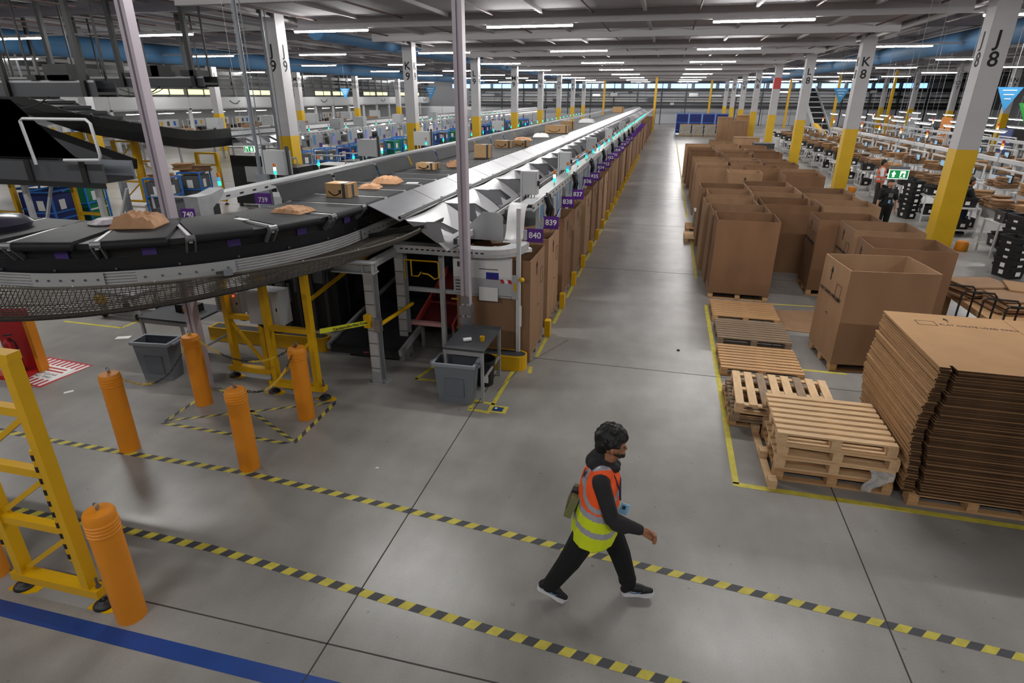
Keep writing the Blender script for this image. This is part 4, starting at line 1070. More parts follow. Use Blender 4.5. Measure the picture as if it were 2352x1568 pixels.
mailer('crumpled brown mailer further along beside a white slip', -4.62, 9.65, 2.6, .05, .46, .38, .1)
tag(MB().box(-.1, .1, -.07, .07, 0, .004).build('paper_slip', M_PAPER, loc=(-4.2, 9.75, 2.601), rz=.2), 'white paper slip on the belt beside the crumpled mailer', 'paper')
tag(MB().box(-.1, .1, -.04, .04, 0, .003).build('paper_slip', M_PAPER, loc=(-4.95, 6.2, 2.601), rz=-.3), 'thin white slip on the belt at the start of the bend', 'paper')
pbox('flat smiling parcel left of the aluminium post', -4.75, 11.9, 2.6, -.05, .42, .3, .12)
mailer('torn brown mailer between two parcels left of the aluminium post', -4.3, 12.4, 2.6, .5, .42, .3, .1, crumple=.03)
pbox('upright carton half hidden behind the aluminium post', -4.35, 14.6, 2.6, .1, .4, .34, .3, smile=False)
pbox('pair front parcel with smile mark beyond the aluminium post', -4.6, 17.6, 2.6, .0, .5, .3, .2); pbox('pair rear parcel touching the smiling parcel', -4.2, 18.2, 2.6, .0, .42, .3, .18)
pbox('wide smiling parcel far along the sorter', -4.4, 25.5, 2.6, 0, .95, .4, .3); pbox('cube parcel beside the wide far smiling parcel', -4.4, 28.3, 2.6, .1, .6, .5, .36, smile=False)
mailer('white envelope far along the sorter', -4.5, 22.6, 2.6, .2, .6, .5, .12, m=M_PAPER); mailer('flat far mailer before the wide parcel', -4.7, 20.5, 2.6, 0, .6, .4, .1); mailer('pale mailer at the far sorter', -4.5, 36, 2.6, 0, .9, .7, .2, m=M_PAPER); pbox('tan carton at the end of the sorter', -4.6, 60, 2.6, 0, 1.0, .6, .5, smile=False)
# ------------------------------------------------------------------ right of the aisle: boxes, pallets, stack
G = 'open tall boxes standing right of the aisle'
RB = [  # x0, y0, wx, wy, z0, mat, print, label
 (1.20, 12.68, 1.21, 1.05, .14, 2, None, 'open tall cardboard box directly behind the flat pallets'),
 (1.17, 13.86, 1.22, 1.05, .0, 0, None, 'open tall box just behind the nearest box at the aisle edge'),
 (1.08, 15.0, 1.2, .95, .0, 1, None, 'third open box from the pallets along the aisle edge'),
 (1.22, 16.2, 1.1, 1.05, .0, 1, None, 'pale open box with a white strip inside, fourth along the aisle edge'),
 (1.10, 17.55, 1.25, 1.1, .0, 0, None, 'fifth open box from the pallets along the aisle edge'),
 (2.44, 15.25, 1.22, 1.15, .0, 2, None, 'open box in the middle behind the gap, second from the aisle'),
 (2.34, 16.95, 1.25, 1.1, .0, 1, None, 'open box in the middle, one row behind the gap box'),
 (2.36, 18.3, 1.25, 1.1, .0, 0, None, 'open box in the middle, two rows behind the gap box'),
 (3.28, 13.42, 1.22, 1.0, .14, 2, 'L', 'open box with printed left side standing right of the empty gap'),
 (3.64, 12.28, 1.2, 1.02, .0, 0, 'L', 'open box with printed side between two others near column J 8'),
 (3.58, 10.88, 1.25, .98, .0, 2, 'L', 'wide dark open box behind the printed box nearest the cardboard stack'),
 (2.78, 9.38, 1.24, 1.06, .14, 1, 'L', 'open box with printed arrow nearest the flat cardboard stack'),
 (3.70, 15.1, 1.2, .95, .0, 1, None, 'open box on the right of the second row behind the gap'),
 (3.62, 16.15, 1.2, .95, .0, 1, None, 'open box on the right of the third row behind the gap'),
 (3.66, 17.4, 1.3, 1.1, .0, 0, None, 'open box on the right of the fourth row behind the gap'),
 (1.18, 22.5, 1.15, 1.05, .0, 0, None, 'far aisle box beyond the break in the row'),
 (1.22, 24.8, 1.2, 1.05, .0, 1, None, 'second far aisle box beyond the break'), (1.2, 26.3, 1.2, 1.05, .0, 1, None, 'third far aisle box beyond the break'),
 (2.15, 21.25, 1.06, 1.0, .0, 1, 'F', 'narrow far box with a black arrow on its near side'),
 (3.85, 21.05, 1.2, 1.1, .0, 2, None, 'far box at the right of the break row'), (4.0, 22.3, 1.2, 1.1, .0, 0, None, 'far box behind the right break box'), (2.9, 23.0, 1.1, 1.0, .0, 2, None, 'far box in the middle of the break row'),
 (2.65, 26.0, 1.1, 1.1, .0, 1, None, 'far box in the middle of the next row'), (3.65, 26.0, 1.2, 1.1, .0, 0, None, 'far box at the right of the next row'),
 (2.5, 24.6, 1.15, 1.05, .0, 0, None, 'far box second from aisle before the next row'), (3.75, 24.5, 1.15, 1.05, .0, 2, None, 'far box third from aisle before the next row'),
 (1.15, 29.6, 1.2, 1.05, .0, 2, None, 'distant aisle box in front of the last one'), (1.1, 31.2, 1.2, 1.05, .0, 0, None, 'distant aisle box, second from the far end'), (1.05, 33.6, 1.2, 1.1, .0, 1, None, 'distant aisle box at the far end of the row'),
 (2.6, 29.2, 1.2, 1.05, .0, 0, None, 'distant middle box two rows before the far end'), (3.9, 29.2, 1.2, 1.05, .0, 2, None, 'distant right box two rows before the far end'), (2.6, 31.2, 1.2, 1.05, .0, 1, None, 'distant middle box one row before the far end'), (3.9, 31.3, 1.2, 1.05, .0, 0, None, 'distant right box one row before the far end'), (2.5, 33.6, 1.2, 1.05, .0, 0, None, 'distant middle box in the far row'), (3.8, 33.4, 1.2, 1.05, .0, 2, None, 'distant right box in the far row'), (2.5, 37.5, 1.3, 1.1, 0, 0, None, 'single tall box beyond the far row')]
for i, (x0, y0, wx, wy, z0, m, pr, lab) in enumerate(RB):
    rz = .02 * ((i * 37) % 5 - 2) * .5 + (.1 if i == 11 else 0)
    c = carton(lab, x0 + wx / 2, y0 + wy / 2, wx, wy, z0, 1.68 - (.02 * (i % 3)), m, rz, 'L' if pr == 'L' else None, G)
    if pr == 'F':
        MB().box(-.01, .01, -wy / 2 - .02, -wy / 2 - .016, 1.32, 1.5).prism([(-.04, 1.46), (.04, 1.46), (0, 1.56)], -wy / 2 - .02, -wy / 2 - .016, 'y').build('printed_arrow', M_INK, c)
    if z0 > 0: pallet(['pallet under the open box behind the flat pallets', 'pallet under the printed box right of the gap', 'pallet under the printed box nearest the stack'][[0, 8, 11].index(i)], x0 + wx / 2, y0 + wy / 2, 0, 0, 7, rz=rz)
tag(MB().box(-.42, .42, -.02, .02, 0, .16).build('white_strip', M_PAPER, loc=(1.85, 16.95, 1.2)), 'white strip of card standing inside the pale fourth box', 'card strip')
tag(MB().box(-.4, .0, -.35, .35, 0, .5).build('bundled_liners', mat('liner_bundle', '#8d8f88', .7, var=.3, vscale=8), loc=(1.5, 19.9, .15)), 'grey strapped bundle on a low pallet in the break of the row', 'bundle')
pallet('low pallet under the grey strapped bundle', 1.5, 19.9, 0, 0, 7)
pallet('pallet leaning low beside the fourth aisle box', 1.42, 19.0 - .6, 0, 1, 7)
tag(MB().prism([(-.5, -.5), (.45, -.62), (.62, .1), (.7, .75), (-.35, .6)], .002, .012, 'z').build('cardboard_sheet', M_CARD2, loc=(2.75, 11.6, 0)), 'loose flat cardboard sheet lying right of the pallets', 'cardboard sheet')
pallet('flat brown pallet farthest up the tape line, in front of the tall box', 1.8, 11.7, 0, 0, 9)
pallet('dark weathered pallet second from the tall box', 1.81, 10.54, 0, 2, 9)
pallet('orange brown pallet lying alone between the weathered one and the stacks', 1.77, 9.26, 0, 0, 9)
pallet('bottom pallet of the skewed stack by the tape corner', 1.75, 7.72, 0, 0, 7); pallet('grey middle pallet of the skewed stack by the tape corner', 1.76, 7.58, .144, 2, 9); pallet('pale top pallet with crosswise slats on the skewed stack', 1.8, 7.52, .288, 1, 8, along='y', rz=-.04)
pallet('bottom pallet of the bright stack beside the cardboard', 2.14, 6.58, 0, 0, 7); pallet('second pallet of the bright stack beside the cardboard', 2.14, 6.6, .144, 1, 7); pallet('third pallet of the bright stack beside the cardboard', 2.17, 6.62, .288, 1, 7, rz=-.03); pallet('bright top pallet of the stack beside the cardboard', 2.12, 6.64, .432, 1, 8, rz=-.0)
lb = thing('loose_runner', 'broken pallet runner standing beside the bright pallet stack', 'timber', (1.49, 6.55, 0), .02)
MB().box(-.04, .04, -.66, .66, 0, .022).build('board', M_WOOD2, lb)
for yy in (-.6, 0, .6): MB().box(-.045, .045, yy - .06, yy + .06, .022, .11).build('block', M_WOOD2, lb)
M_WRAP = mat('shrink_wrap', '#d8dce0', .15, spec=.8); M_WRAP.node_tree.nodes['Principled BSDF'].inputs['Alpha'].default_value = .4
pw = MB(); rows = []
for i in range(7): rows.append([(.04 * math.sin(i * .9) + j * (.05 - i * .005), -.02 - .03 * random.random(), .32 - i * .045) for j in range(6)])
pw.grid(rows); o = pw.build('shrink_wrap', M_WRAP, loc=(2.45, 6.06, 0)); tag(o, 'scrap of clear shrink wrap hanging from the bright pallet stack', 'plastic wrap')
o.modifiers.new('t', 'SOLIDIFY').thickness = .003
# flat stack
pallet('left pallet under the tall stack of flattened cartons', 3.45, 6.45, 0, 0, 7); pallet('right pallet under the tall stack of flattened cartons', 4.75, 6.45, 0, 0, 7); pallet('rear pallet under the tall stack of flattened cartons', 3.45, 7.45, 0, 0, 7)
def sheet_mesh(t):
    X0, X1, Y0, Y1 = 0, 2.5, 0, 1.68
    ms = []
    for v in range(4):
        a = [.0, .008, -.006, .004][v]; top = []
        poly = [(X0 + a, Y0 + .03), (.10, Y0 + .02 + a), (.105, Y0 + .09), (.135, Y0 + .09), (.14, Y0 - .02 + a), (X1, Y0 - .03 + a), (X1, Y1), (X0 - a, Y1 + .02)]
        b = MB(); b.prism(poly, 0, t, 'z'); b.m = [0, 0] + [1 if q in (0, 2, 4) else (2 if q in (1, 3) else 0) for q in range(8)]; ms.append(b.mesh('flattened_carton', [M_CARDS, M_FLUTE_SHADE, M_FLUTE_SHADE]))
    return ms
N = 56; T = (1.6 - .145) / N
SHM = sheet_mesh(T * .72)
for i in range(N):
    z = .146 + i * T
    top = i == N - 1
    wob = .03 * math.sin(i * .13 + 1) + .008 * math.sin(i * 1.1) + rng(-.005, .005)
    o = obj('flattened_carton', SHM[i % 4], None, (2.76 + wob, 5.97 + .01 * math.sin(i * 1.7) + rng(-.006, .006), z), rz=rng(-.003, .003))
    if not top: tag(o, 'flattened cardboard carton, %s from the bottom of the tall stack' % ordw(i), 'flattened box', 'flattened cartons in the stack')
    else:
        tag(o, 'topmost flattened carton with printed lettering on the tall stack', 'flattened box', 'flattened cartons in the stack')
        zt = T * .72 + .001
        text('lettering', 'FLAT CHUTE LOAD ONLY', .066, M_INK, o, (.86, 1.32, zt), rot=(0, 0, -.04), extrude=.001)
        fr = MB()
        for q in ((.24, .44, 1.28, 1.288), (.24, .44, 1.42, 1.428), (.24, .248, 1.28, 1.428), (.432, .44, 1.28, 1.428)): fr.box(q[0], q[1], q[2], q[3], zt, zt + .001)
        fr.build('printed_frame', M_INK, o)
        MB().box(.59, .6, 1.42, 1.54, zt, zt + .001).prism([(.565, 1.5), (.625, 1.5), (.595, 1.58)], zt, zt + .001, 'z').build('printed_arrow', M_INK, o)
        MB().box(1.24, 1.246, 0.02, 1.66, zt, zt + .0008).build('crease', M_EDGE, o)
# trolleys with black handles and heaped cardboard behind
def trolley(label, x, y):
    t = thing('platform_trolley', label, 'trolley', (x, y, 0), -.12)
    MB().tube([(-.24, 0, .18), (-.24, 0, .98), (-.2, 0, 1.03), (.2, 0, 1.03), (.24, 0, .98), (.24, 0, .18)], .016, 8).build('handle', M_BLACK, t, smooth=True)
    MB().box(-.26, .26, -.1, .55, .15, .19).build('deck', M_BLACK, t)
    for sx in (-.2, .2):
        for sy_2 in (-.04, .48): MB().tube([(sx - .015, sy_2, .065), (sx + .015, sy_2, .065)], .06, 12).build('wheel', M_BLACKP, t)
for i in range(6):
    trolley('black tube trolley handle, %s from the wide dark box' % ordw(i), 5.12 + .16 * i, 11.2 - .36 * i)
def flat_bundle(n, L, wd, t, m, jit=.03):
    b = MB()
    for i in range(n):
        a = rng(-.08, .08); R = Matrix.Rotation(a, 3, 'Z') @ Matrix.Rotation(rng(-.03, .03), 3, 'Y')
        b.obox((rng(-jit, jit), rng(-jit, jit), (i + .5) * t), (L * rng(.92, 1.02), wd * rng(.92, 1.02), t * .7), R)
    return b.mesh('carton_bundle', m)
FBM = [flat_bundle(8, .42, .32, .024, (M_CARDS, M_CARD2, M_CARD)[i % 3]) for i in range(5)]
BIGB = [flat_bundle(7, .9, .7, .035, (M_CARD2, M_CARDS)[i % 2], .06) for i in range(3)]
labs = ['heap of flattened cartons beside the trolley handles', 'slanted flattened cartons on the right edge heap', 'top bundle of the right edge carton heap', 'rear bundle of the right edge carton heap', 'far bundle of the right edge carton heap', 'low bundle at the right picture edge']
for i, (x, y, z, a) in enumerate(((5.9, 12.2, .6, .3), (6.7, 11.9, .62, -.2), (7.2, 11.2, .6, .5), (6.2, 11.4, .6, .1), (7.4, 12.4, .6, .8), (6.9, 10.6, .6, -.4))):
    o = obj('carton_bundle', BIGB[i % 3], None, (x, y, z), rz=a); tag(o, labs[i], 'cardboard bundle', 'heaped cartons by the trolleys')
tb = thing('stillage', 'low wooden platform under the heaped cartons', 'platform', (6.65, 11.5, 0))
MB().box(-1.15, 1.15, -1.2, 1.2, .5, .6).build('deck', M_WOOD, tb)
for sx in (-1.05, 1.05):
    for s2 in (-1.1, 1.1): MB().box(sx - .06, sx + .06, s2 - .06, s2 + .06, 0, .5).build('leg', M_WOOD, tb)
# hanging exit signs
def exit_sign(label, x, y, z, wd, flip):
    e = thing('exit_sign', label, 'exit sign', (x, y, z)); h = wd * .52
    MB().box(-wd / 2, wd / 2, -.012, .012, -h / 2, h / 2).build('panel', M_EXITW, e)
    MB().box(-wd * .47, wd * .47, -.016, -.012, -h * .43, h * .43).build('green_field', M_GREEN, e)
    MB().box(-wd / 2, wd / 2, -.03, .03, h / 2, h / 2 + .06).build('bar', M_GREYP, e)
    s = -1 if flip else 1
    MB().box(-s * wd * .25 - .012 * 2, -s * wd * .25 + .012 * 2, -.02, -.016, -h * .3, h * .05).prism([(-s * wd * .25 - wd * .12, h * .0), (-s * wd * .25 + wd * .12, h * .0), (-s * wd * .25, h * .34)], -.02, -.016, 'y').build('arrow', M_EXITW, e)
    MB().box(s * wd * .2 - wd * .13, s * wd * .2 + wd * .13, -.02, -.016, -h * .34, h * .34).build('doorway', M_EXITW, e)
    MB().lathe([(0, 0), (.018, 0), (.018, .004), (0, .004)], 8, caps=False).build('figure_head', M_GREEN, e, loc=(s * wd * .22, -.022, h * .22))
    MB().bar((s * wd * .2, -.022, h * .12), (s * wd * .17, -.022, -.06), .004, .04).bar((s * wd * .17, -.022, -.04), (s * wd * .26, -.022, -h * .3), .004, .022).bar((s * wd * .18, -.022, -.03), (s * wd * .1, -.022, -h * .25), .004, .022).bar((s * wd * .2, -.022, h * .1), (s * wd * .3, -.022, .0), .004, .018).build('figure', M_GREEN, e)
    for q in (-.4, .4): MB().tube([(wd * q, 0, h / 2 + .05), (wd * q, 0, 7.2 - z)], .004, 4).build('wire', M_GALV, e)
exit_sign('green exit sign hanging before the two workers on the right', 5.38, 16.0, 2.33, .42, False)
exit_sign('green exit sign hanging left of column J 9', -9.05, 12.0, 2.89, .26, True)
# ------------------------------------------------------------------ right background: packing lines
LEGM = MB().box(-.02, .02, -.02, .02, 0, 1).mesh('leg', M_WHITE)
def bench_proto():
    r = thing('packing_bench', 'x', 'bench', (0, 0, 0))
    MB().box(-.6, .6, -1.05, 1.05, .9, .94).build('table_top', M_DGREY, r)
    MB().box(-.6, -.57, -1.05, 1.05, .6, .9).build('front_panel', M_LGREY, r)
    for x in (-.56, .56):
        for y in (-1.0, 1.0):
            MB().box(x - .025, x + .025, y - .025, y + .025, 0, 1.85 if x > 0 else .9).build('leg', M_WHITE, r)
    MB().box(.1, .6, -1.05, 1.05, 1.3, 1.33).build('upper_shelf', M_LGREY, r)
    MB().box(.53, .59, -1.0, 1.0, 1.79, 1.85).build('top_rail', M_WHITE, r)
    mo = MB().box(.3, .34, -.95, -.55, 1.5, 1.76).build('monitor', M_BLACKP, r)
    MB().box(.294, .3, -.92, -.58, 1.53, 1.73).build('screen', mat('screen_blue', '#9cc4e0', .3, emit='#9cc8e8', es=.35), mo)
    MB().box(.31, .33, -.76, -.74, 1.33, 1.5).build('stand', M_DGREY, mo)
    MB().box(.45, .47, .2, .7, 1.45, 1.62).build('info_card', mat('card_blue', '#cfe0f0', .6), r)
    index_tree(r); return r
def cart_proto():
    r = thing('tote_cart', 'x', 'cart', (0, 0, 0))
    for x in (-.3, .3):
        for y in (-.4, .4): obj('leg', LEGM, r, (x, y, 0)).scale = (1, 1, .9)
    for z in (.22, .88):
        MB().box(-.32, .32, -.42, -.38, z - .02, z + .02).build('rail', M_WHITE, r); MB().box(-.32, .32, .38, .42, z - .02, z + .02).build('rail', M_WHITE, r)
        MB().box(-.32, -.28, -.42, .42, z - .02, z + .02).build('rail', M_WHITE, r); MB().box(.28, .32, -.42, .42, z - .02, z + .02).build('rail', M_WHITE, r)
        MB().box(-.3, .3, -.4, .4, z - .012, z).build('shelf', M_LGREY, r)
    index_tree(r); return r
def tote_mesh(wx=.38, wy=.56, h=.3):
    b = MB(); a, c = wx / 2, wy / 2
    def ring(k, z): return [(-a * k, -c * k, z), (a * k, -c * k, z), (a * k, c * k, z), (-a * k, c * k, z)]
    R = [ring(.86, 0), ring(.95, h - .05), ring(1.03, h - .05), ring(1.03, h), ring(.95, h), ring(.82, .02)]
    for r in R: b.v += r
    for i in range(5):
        for j in range(4): b.face([i * 4 + j, i * 4 + (j + 1) % 4, i * 4 + 4 + (j + 1) % 4, i * 4 + 4 + j])
    b.face([3, 2, 1, 0]); b.face([20, 21, 22, 23])
    return b.mesh('tote_shell', M_TOTE)
TOTE = tote_mesh(); TLAB = MB().box(-.195, -.192, -.06, .06, .08, .18).mesh('label', M_PAPER)
def tote(x, y, z, rz, label, group, lab=True):
    t = thing('black_tote', label, 'tote', (x, y, z), rz, group); obj('shell', TOTE, t)
    if lab: obj('label', TLAB, t, (.012, 0, 0)); obj('label', TLAB, t, (0.0, 0, 0), rz=PI / 2).location = (0, -.085, 0)
bp = bench_proto(); cpz = cart_proto()
def bench_at(first, x, y, rz, lab, group):
    if first: bp.location = (x, y, 0); bp.rotation_euler = (0, 0, rz); bp['label'] = lab; bp['group'] = group; return bp
    return copy_tree(bp, (x, y, 0), rz, lab, group)
nb_ = 0; ncart = 0; nbun = 0
for li, (x, y0, n, step, who) in enumerate(((10.3, 18.0, 17, 2.5, 'nearest'), (14.6, 25.0, 14, 2.6, 'middle'), (19.2, 34.0, 10, 3.0, 'rear'))):
    for k in range(n):
        y = y0 + k * step
        bench_at(nb_ == 0, x, y, 0, '%s packing bench from the near end of the %s white packing line' % (ordw(k), who), 'packing benches right of the hall'); nb_ += 1
        if li < 2:
            for q in range(9 if li == 0 else 5):
                if nbun >= 280: break
                lvl = (.945, 1.335, .945)[q % 3]
                bx = x + (rng(-.5, .0) if lvl < 1 else rng(.2, .5)); by = y + rng(-.9, .9)
                o = obj('carton_bundle', FBM[(q + k) % 5], None, (bx, by, lvl + (.0 if q < 6 else .0)), rz=rng(-.6, .6)); nbun += 1
                o.scale = (1.15, 1.15, rng(.9, 2.0))
                tag(o, 'folded carton bundle lying on the %s bench of the %s packing line' % (ordw(k), who), 'cardboard bundle', 'folded carton bundles on the %s packing line' % who)
        if li == 0:
            if ncart == 0: cpz.location = (9.15, y + .7, 0); cpz['label'] = 'first white tote cart in front of the packing line'; cpz['group'] = 'tote carts before the packing line'
            else: copy_tree(cpz, (9.15, y + .7, 0), 0, '%s white tote cart in front of the packing line' % ordw(ncart), 'tote carts before the packing line')
            tote(9.15, y + .7, .88, PI / 2 * (k % 2), 'black tote on top of the %s white tote cart' % ordw(ncart), 'black totes on the carts'); 
            if k < 9: tote(9.15, y + .7, .22, 0, 'black tote on the lower shelf of the %s white tote cart' % ordw(ncart), 'black totes on the carts')
            tote(10.0, y - .2, .0, 0.1, 'black tote on the floor under the %s bench of the nearest line' % ordw(k), 'black totes under benches')
            ncart += 1
for si, (x, y, n) in enumerate(((8.75, 17.15, 7), (8.65, 24.0, 7), (8.3, 16.2, 5))):
    for i in range(n):
        tote(x + rng(-.01, .01), y + rng(-.01, .01), i * .17, rng(-.05, .05) + .3, 'nested black tote, %s from the floor in the %s tote stack' % (ordw(i), ['tall right', 'stack behind the exit sign', 'edge'][si]), 'stacked black totes')
# overhead white rails, lamps and signal poles of the packing lines
for nm, x, z, y0, y1 in (('nearest', 12.0, 1.88, 20, 51), ('rear', 16.6, 2.0, 34, 66)):
    r = thing('overhead_rail', 'long white overhead rail behind the %s packing line' % nm, 'rail', (x, y0, 0))
    MB().box(-.06, .06, 0, y1 - y0, z - .07, z + .07).build('beam', M_WHITE, r)
    for i in range(int((y1 - y0) / 4)): MB().box(-.04, .04, 1 + i * 4, 1.08 + i * 4, 0, z).build('leg', M_WHITE, r)
STR = MB().add([(-.05, -.85, .04), (-.05, .85, .04), (0, .85, 0), (0, -.85, 0), (.05, -.85, .04), (.05, .85, .04)], [(0, 1, 2, 3), (3, 2, 5, 4), (0, 3, 4), (1, 5, 2)]).mesh('strip', M_STRIP); STH = MB().box(-.07, .07, -.9, .9, .04, .09).mesh('housing', M_WHITE); 
for nm, x, z, y0, n in (('nearest', 11.55, 2.84, 23, 9), ('middle', 16.5, 2.62, 32, 9), ('rear', 21.0, 2.7, 42, 8)):
    for i in range(n):
        l = thing('bench_lamp', '%s hanging strip lamp from the near end over the %s packing line' % (ordw(i), nm), 'lamp', (x, y0 + i * 3.3, z), group='strip lamps over the packing lines')
        obj('housing', STH, l); obj('strip', STR, l); MB().box(-.004, .004, -.004, .004, .09, 7.2 - z).build('drop_wire', M_GALV, l)
def sig(x, y, z, lab):
    s = thing('signal_pole', lab, 'signal light', (x, y, 0), group='signal poles of the packing lines')
    MB().tube([(0, 0, 0), (0, 0, z)], .02, 6).build('pole', M_GALV, s)
    for i, m in enumerate((mat('tier_white', '#fff4d0', .4, emit='#fff0c0', es=3), mat('tier_amber', '#e08a20', .4, emit='#e08a20', es=.8), M_RED)): MB().lathe([(0, z + i * .1), (.04, z + i * .1), (.04, z + .1 + i * .1), (0, z + .1 + i * .1)], 8, caps=False).build('tier', m, s)
for i in range(10): sig(11.6, 22 + i * 3.4, 2.3, '%s red and amber signal pole on the nearest packing line' % ordw(i))
for i in range(7): sig(16.0, 32 + i * 4, 2.5, '%s red and amber signal pole on the rear packing line' % ordw(i))
for i, (x, y, c, wd, h) in enumerate(((20.5, 50.5, '#23334a', 1.6, 2.7), (20.5, 54, '#d97f1e', 1.8, 2.6), (20.5, 45, '#3c4a80', 1.4, 2.2), (20.5, 61, '#9aa0a6', 2.0, 2.7), (20.5, 66, '#8a6a44', 2.2, 2.4), (20.5, 38, '#2f5c86', 1.6, 2.4))):
    t = thing('display_board', ['dark blue display board behind the packing lines', 'orange display board behind the packing lines', 'blue display board right behind the packing lines', 'pale grey screen board behind the packing lines', 'brown cladding board behind the packing lines', 'teal board behind column J 8'][i], 'board', (x, y, 0))
    MB().box(0, .08, -wd / 2, wd / 2, .3, h).build('panel', mat('board_%d' % i, c, .6), t); MB().box(0, .08, -wd / 2, -wd / 2 + .06, 0, .3).build('leg', M_DGREY, t); MB().box(0, .08, wd / 2 - .06, wd / 2, 0, .3).build('leg', M_DGREY, t)
    if i == 0:
        for q in range(6): MB().box(-.008, 0, -.4, .3 - .08 * (q % 3), h * .8 - q * .25, h * .8 - q * .25 + .05).build('print_line', M_SIGNW, t)
    if i == 1: MB().box(-.008, 0, -.1, .08, h * .65, h * .82).build('dark_mark', M_INK, t)
# hanging triangle signs
def tri(label, x, y, z, s, m):
    t = thing('triangle_sign', label, 'sign', (x, y, z))
    MB().prism([(-s, s), (s, s), (0, -s)], -.01, .01, 'y').build('panel', m, t)
    for i in range(3): MB().box(-s * (.55 - i * .15), s * (.55 - i * .15), -.014, -.01, s * (.7 - i * .35), s * (.78 - i * .35)).build('print_line', M_SIGNW, t)
    MB().tube([(0, 0, s), (0, 0, 7.2 - z)], .006, 4).build('cord', M_GALV, t)
M_TRIB = mat('tri_blue', '#3f95cf', .6); M_TRIG = mat('tri_green', '#2f8f3c', .6)
tri('blue triangle sign hanging right of column J 8', 9.35, 21.0, 3.95, .32, M_TRIB); tri('green triangle sign hanging at the right edge', 10.2, 21.5, 3.55, .3, M_TRIG)
tri('blue triangle sign hanging between columns K 8 and L 8', 9.5, 40.0, 4.05, .42, M_TRIB)
tri('blue triangle sign hanging left of column L 9', -15.9, 41, 4.15, .4, M_TRIB); tri('blue triangle sign hanging far behind column K 9', -24, 44, 4.1, .4, M_TRIB)

# far end: yellow posts, pallets of sacks, blue cages, steps, mezzanine frames
for i, (x, y, h) in enumerate(((-1.75, 81, 6.4), (5.6, 95, 6.4), (-9.5, 95, 6.4), (16, 95, 6.9), (20.5, 88, 6.9), (25.5, 84, 6.9))):
    p = thing('yellow_post', ['tall yellow post at the far end of the aisle', 'tall yellow post behind the far blue cages', 'tall yellow post at the far end of the sorter', 'tall yellow post beyond column P 8', 'tall yellow post far right, nearer the wall', 'tall yellow post far right before the display boards'][i], 'post', (x, y, 0))
    MB().box(-.14, .14, -.14, .14, 0, h).build('shaft', M_YEL, p); MB().box(-.3, .3, -.3, .3, 0, .05).build('base_plate', M_YEL, p)
for i in range(3):
    p = thing('sack_pallet', '%s grey stacked sack pallet at the far end of the aisle' % ordw(i), 'pallet load', (1.95 + i * 1.28, 70.8, 0), group='far sack pallets')
    MB().box(-.6, .6, -.5, .5, 0, .14).build('pallet_base', M_WOOD3, p)
    for k in range(7): MB().box(-.6 + .02 * (k % 2), .6 - .02 * (k % 3), -.5, .5, .15 + k * .15, .28 + k * .15).build('sack_layer', mat('sack_grey', '#a49d90', .8, var=.2, vscale=4), p)
    MB().box(-.62, .62, -.52, .52, 1.2, 1.24).build('top_board', M_CARD2, p)
for i in range(4):
    c = thing('far_cage', '%s dark blue cage behind the grey sack pallets' % ordw(i), 'cage', (1.6 + i * 1.4, 73.2, 0), group='far blue cages')
    MB().box(-.6, .6, -.5, .5, .2, 2.2).build('bag', M_BLUED, c)
    for sx in (-.64, .64): MB().box(sx - .03, sx + .03, -.55, -.49, 0, 2.3).build('upright', M_BLUEC, c)
    for z in (.5, 1.3, 2.25): MB().box(-.64, .64, -.56, -.52, z, z + .06).build('rail', M_BLUEC, c)
for i, (x, y, wx, h, m) in enumerate(((6.5, 62, 1.5, 1.9, M_CARD), (5.6, 66, 1.4, 2.1, M_CARD2), (7.2, 66, 1.3, 2.3, M_CARDS), (5.4, 45.5, 1.6, 1.4, M_CARD2), (6.2, 43, 1.2, 1.2, M_DGREY))):
    tag(MB().box(-wx / 2, wx / 2, -.6, .6, 0, h).box(-wx / 2 - .02, wx / 2 + .02, -.62, .62, h, h + .03).build('far_carton', m, loc=(x, y, 0)), ['far brown carton left of column N 8', 'far pale carton behind the sack pallets', 'tall far carton beside column O 8', 'pale carton beyond the last tall boxes', 'dark crate beyond the last tall boxes'][i], 'box')
ic = thing('incline_conveyor', 'steep black incline conveyor between columns L 8 and M 8', 'conveyor', (12, 0, 0))
MB().bar((0, 62, 4.6), (0, 52, .6), 1.0, .25).build('bed', M_BLACK, ic)
for s in (-.55, .55): MB().bar((s, 62, 4.75), (s, 52, .75), .06, .4).build('side_rail', M_LGREY, ic)
for i in range(9): MB().bar((-.5, 53 + i, 1.2 + i * .4), (.5, 53 + i, 1.2 + i * .4), .08, .08).build('cleat', M_GALV, ic)
MB().box(-.6, -.5, 60, 60.1, 0, 4).build('leg', M_GALV, ic); MB().box(.5, .6, 60, 60.1, 0, 4).build('leg', M_GALV, ic); MB().bar((-.6, 49, 1.2), (-.6, 54, 2.0), .3, .16).build('yellow_arm', M_YEL, ic)
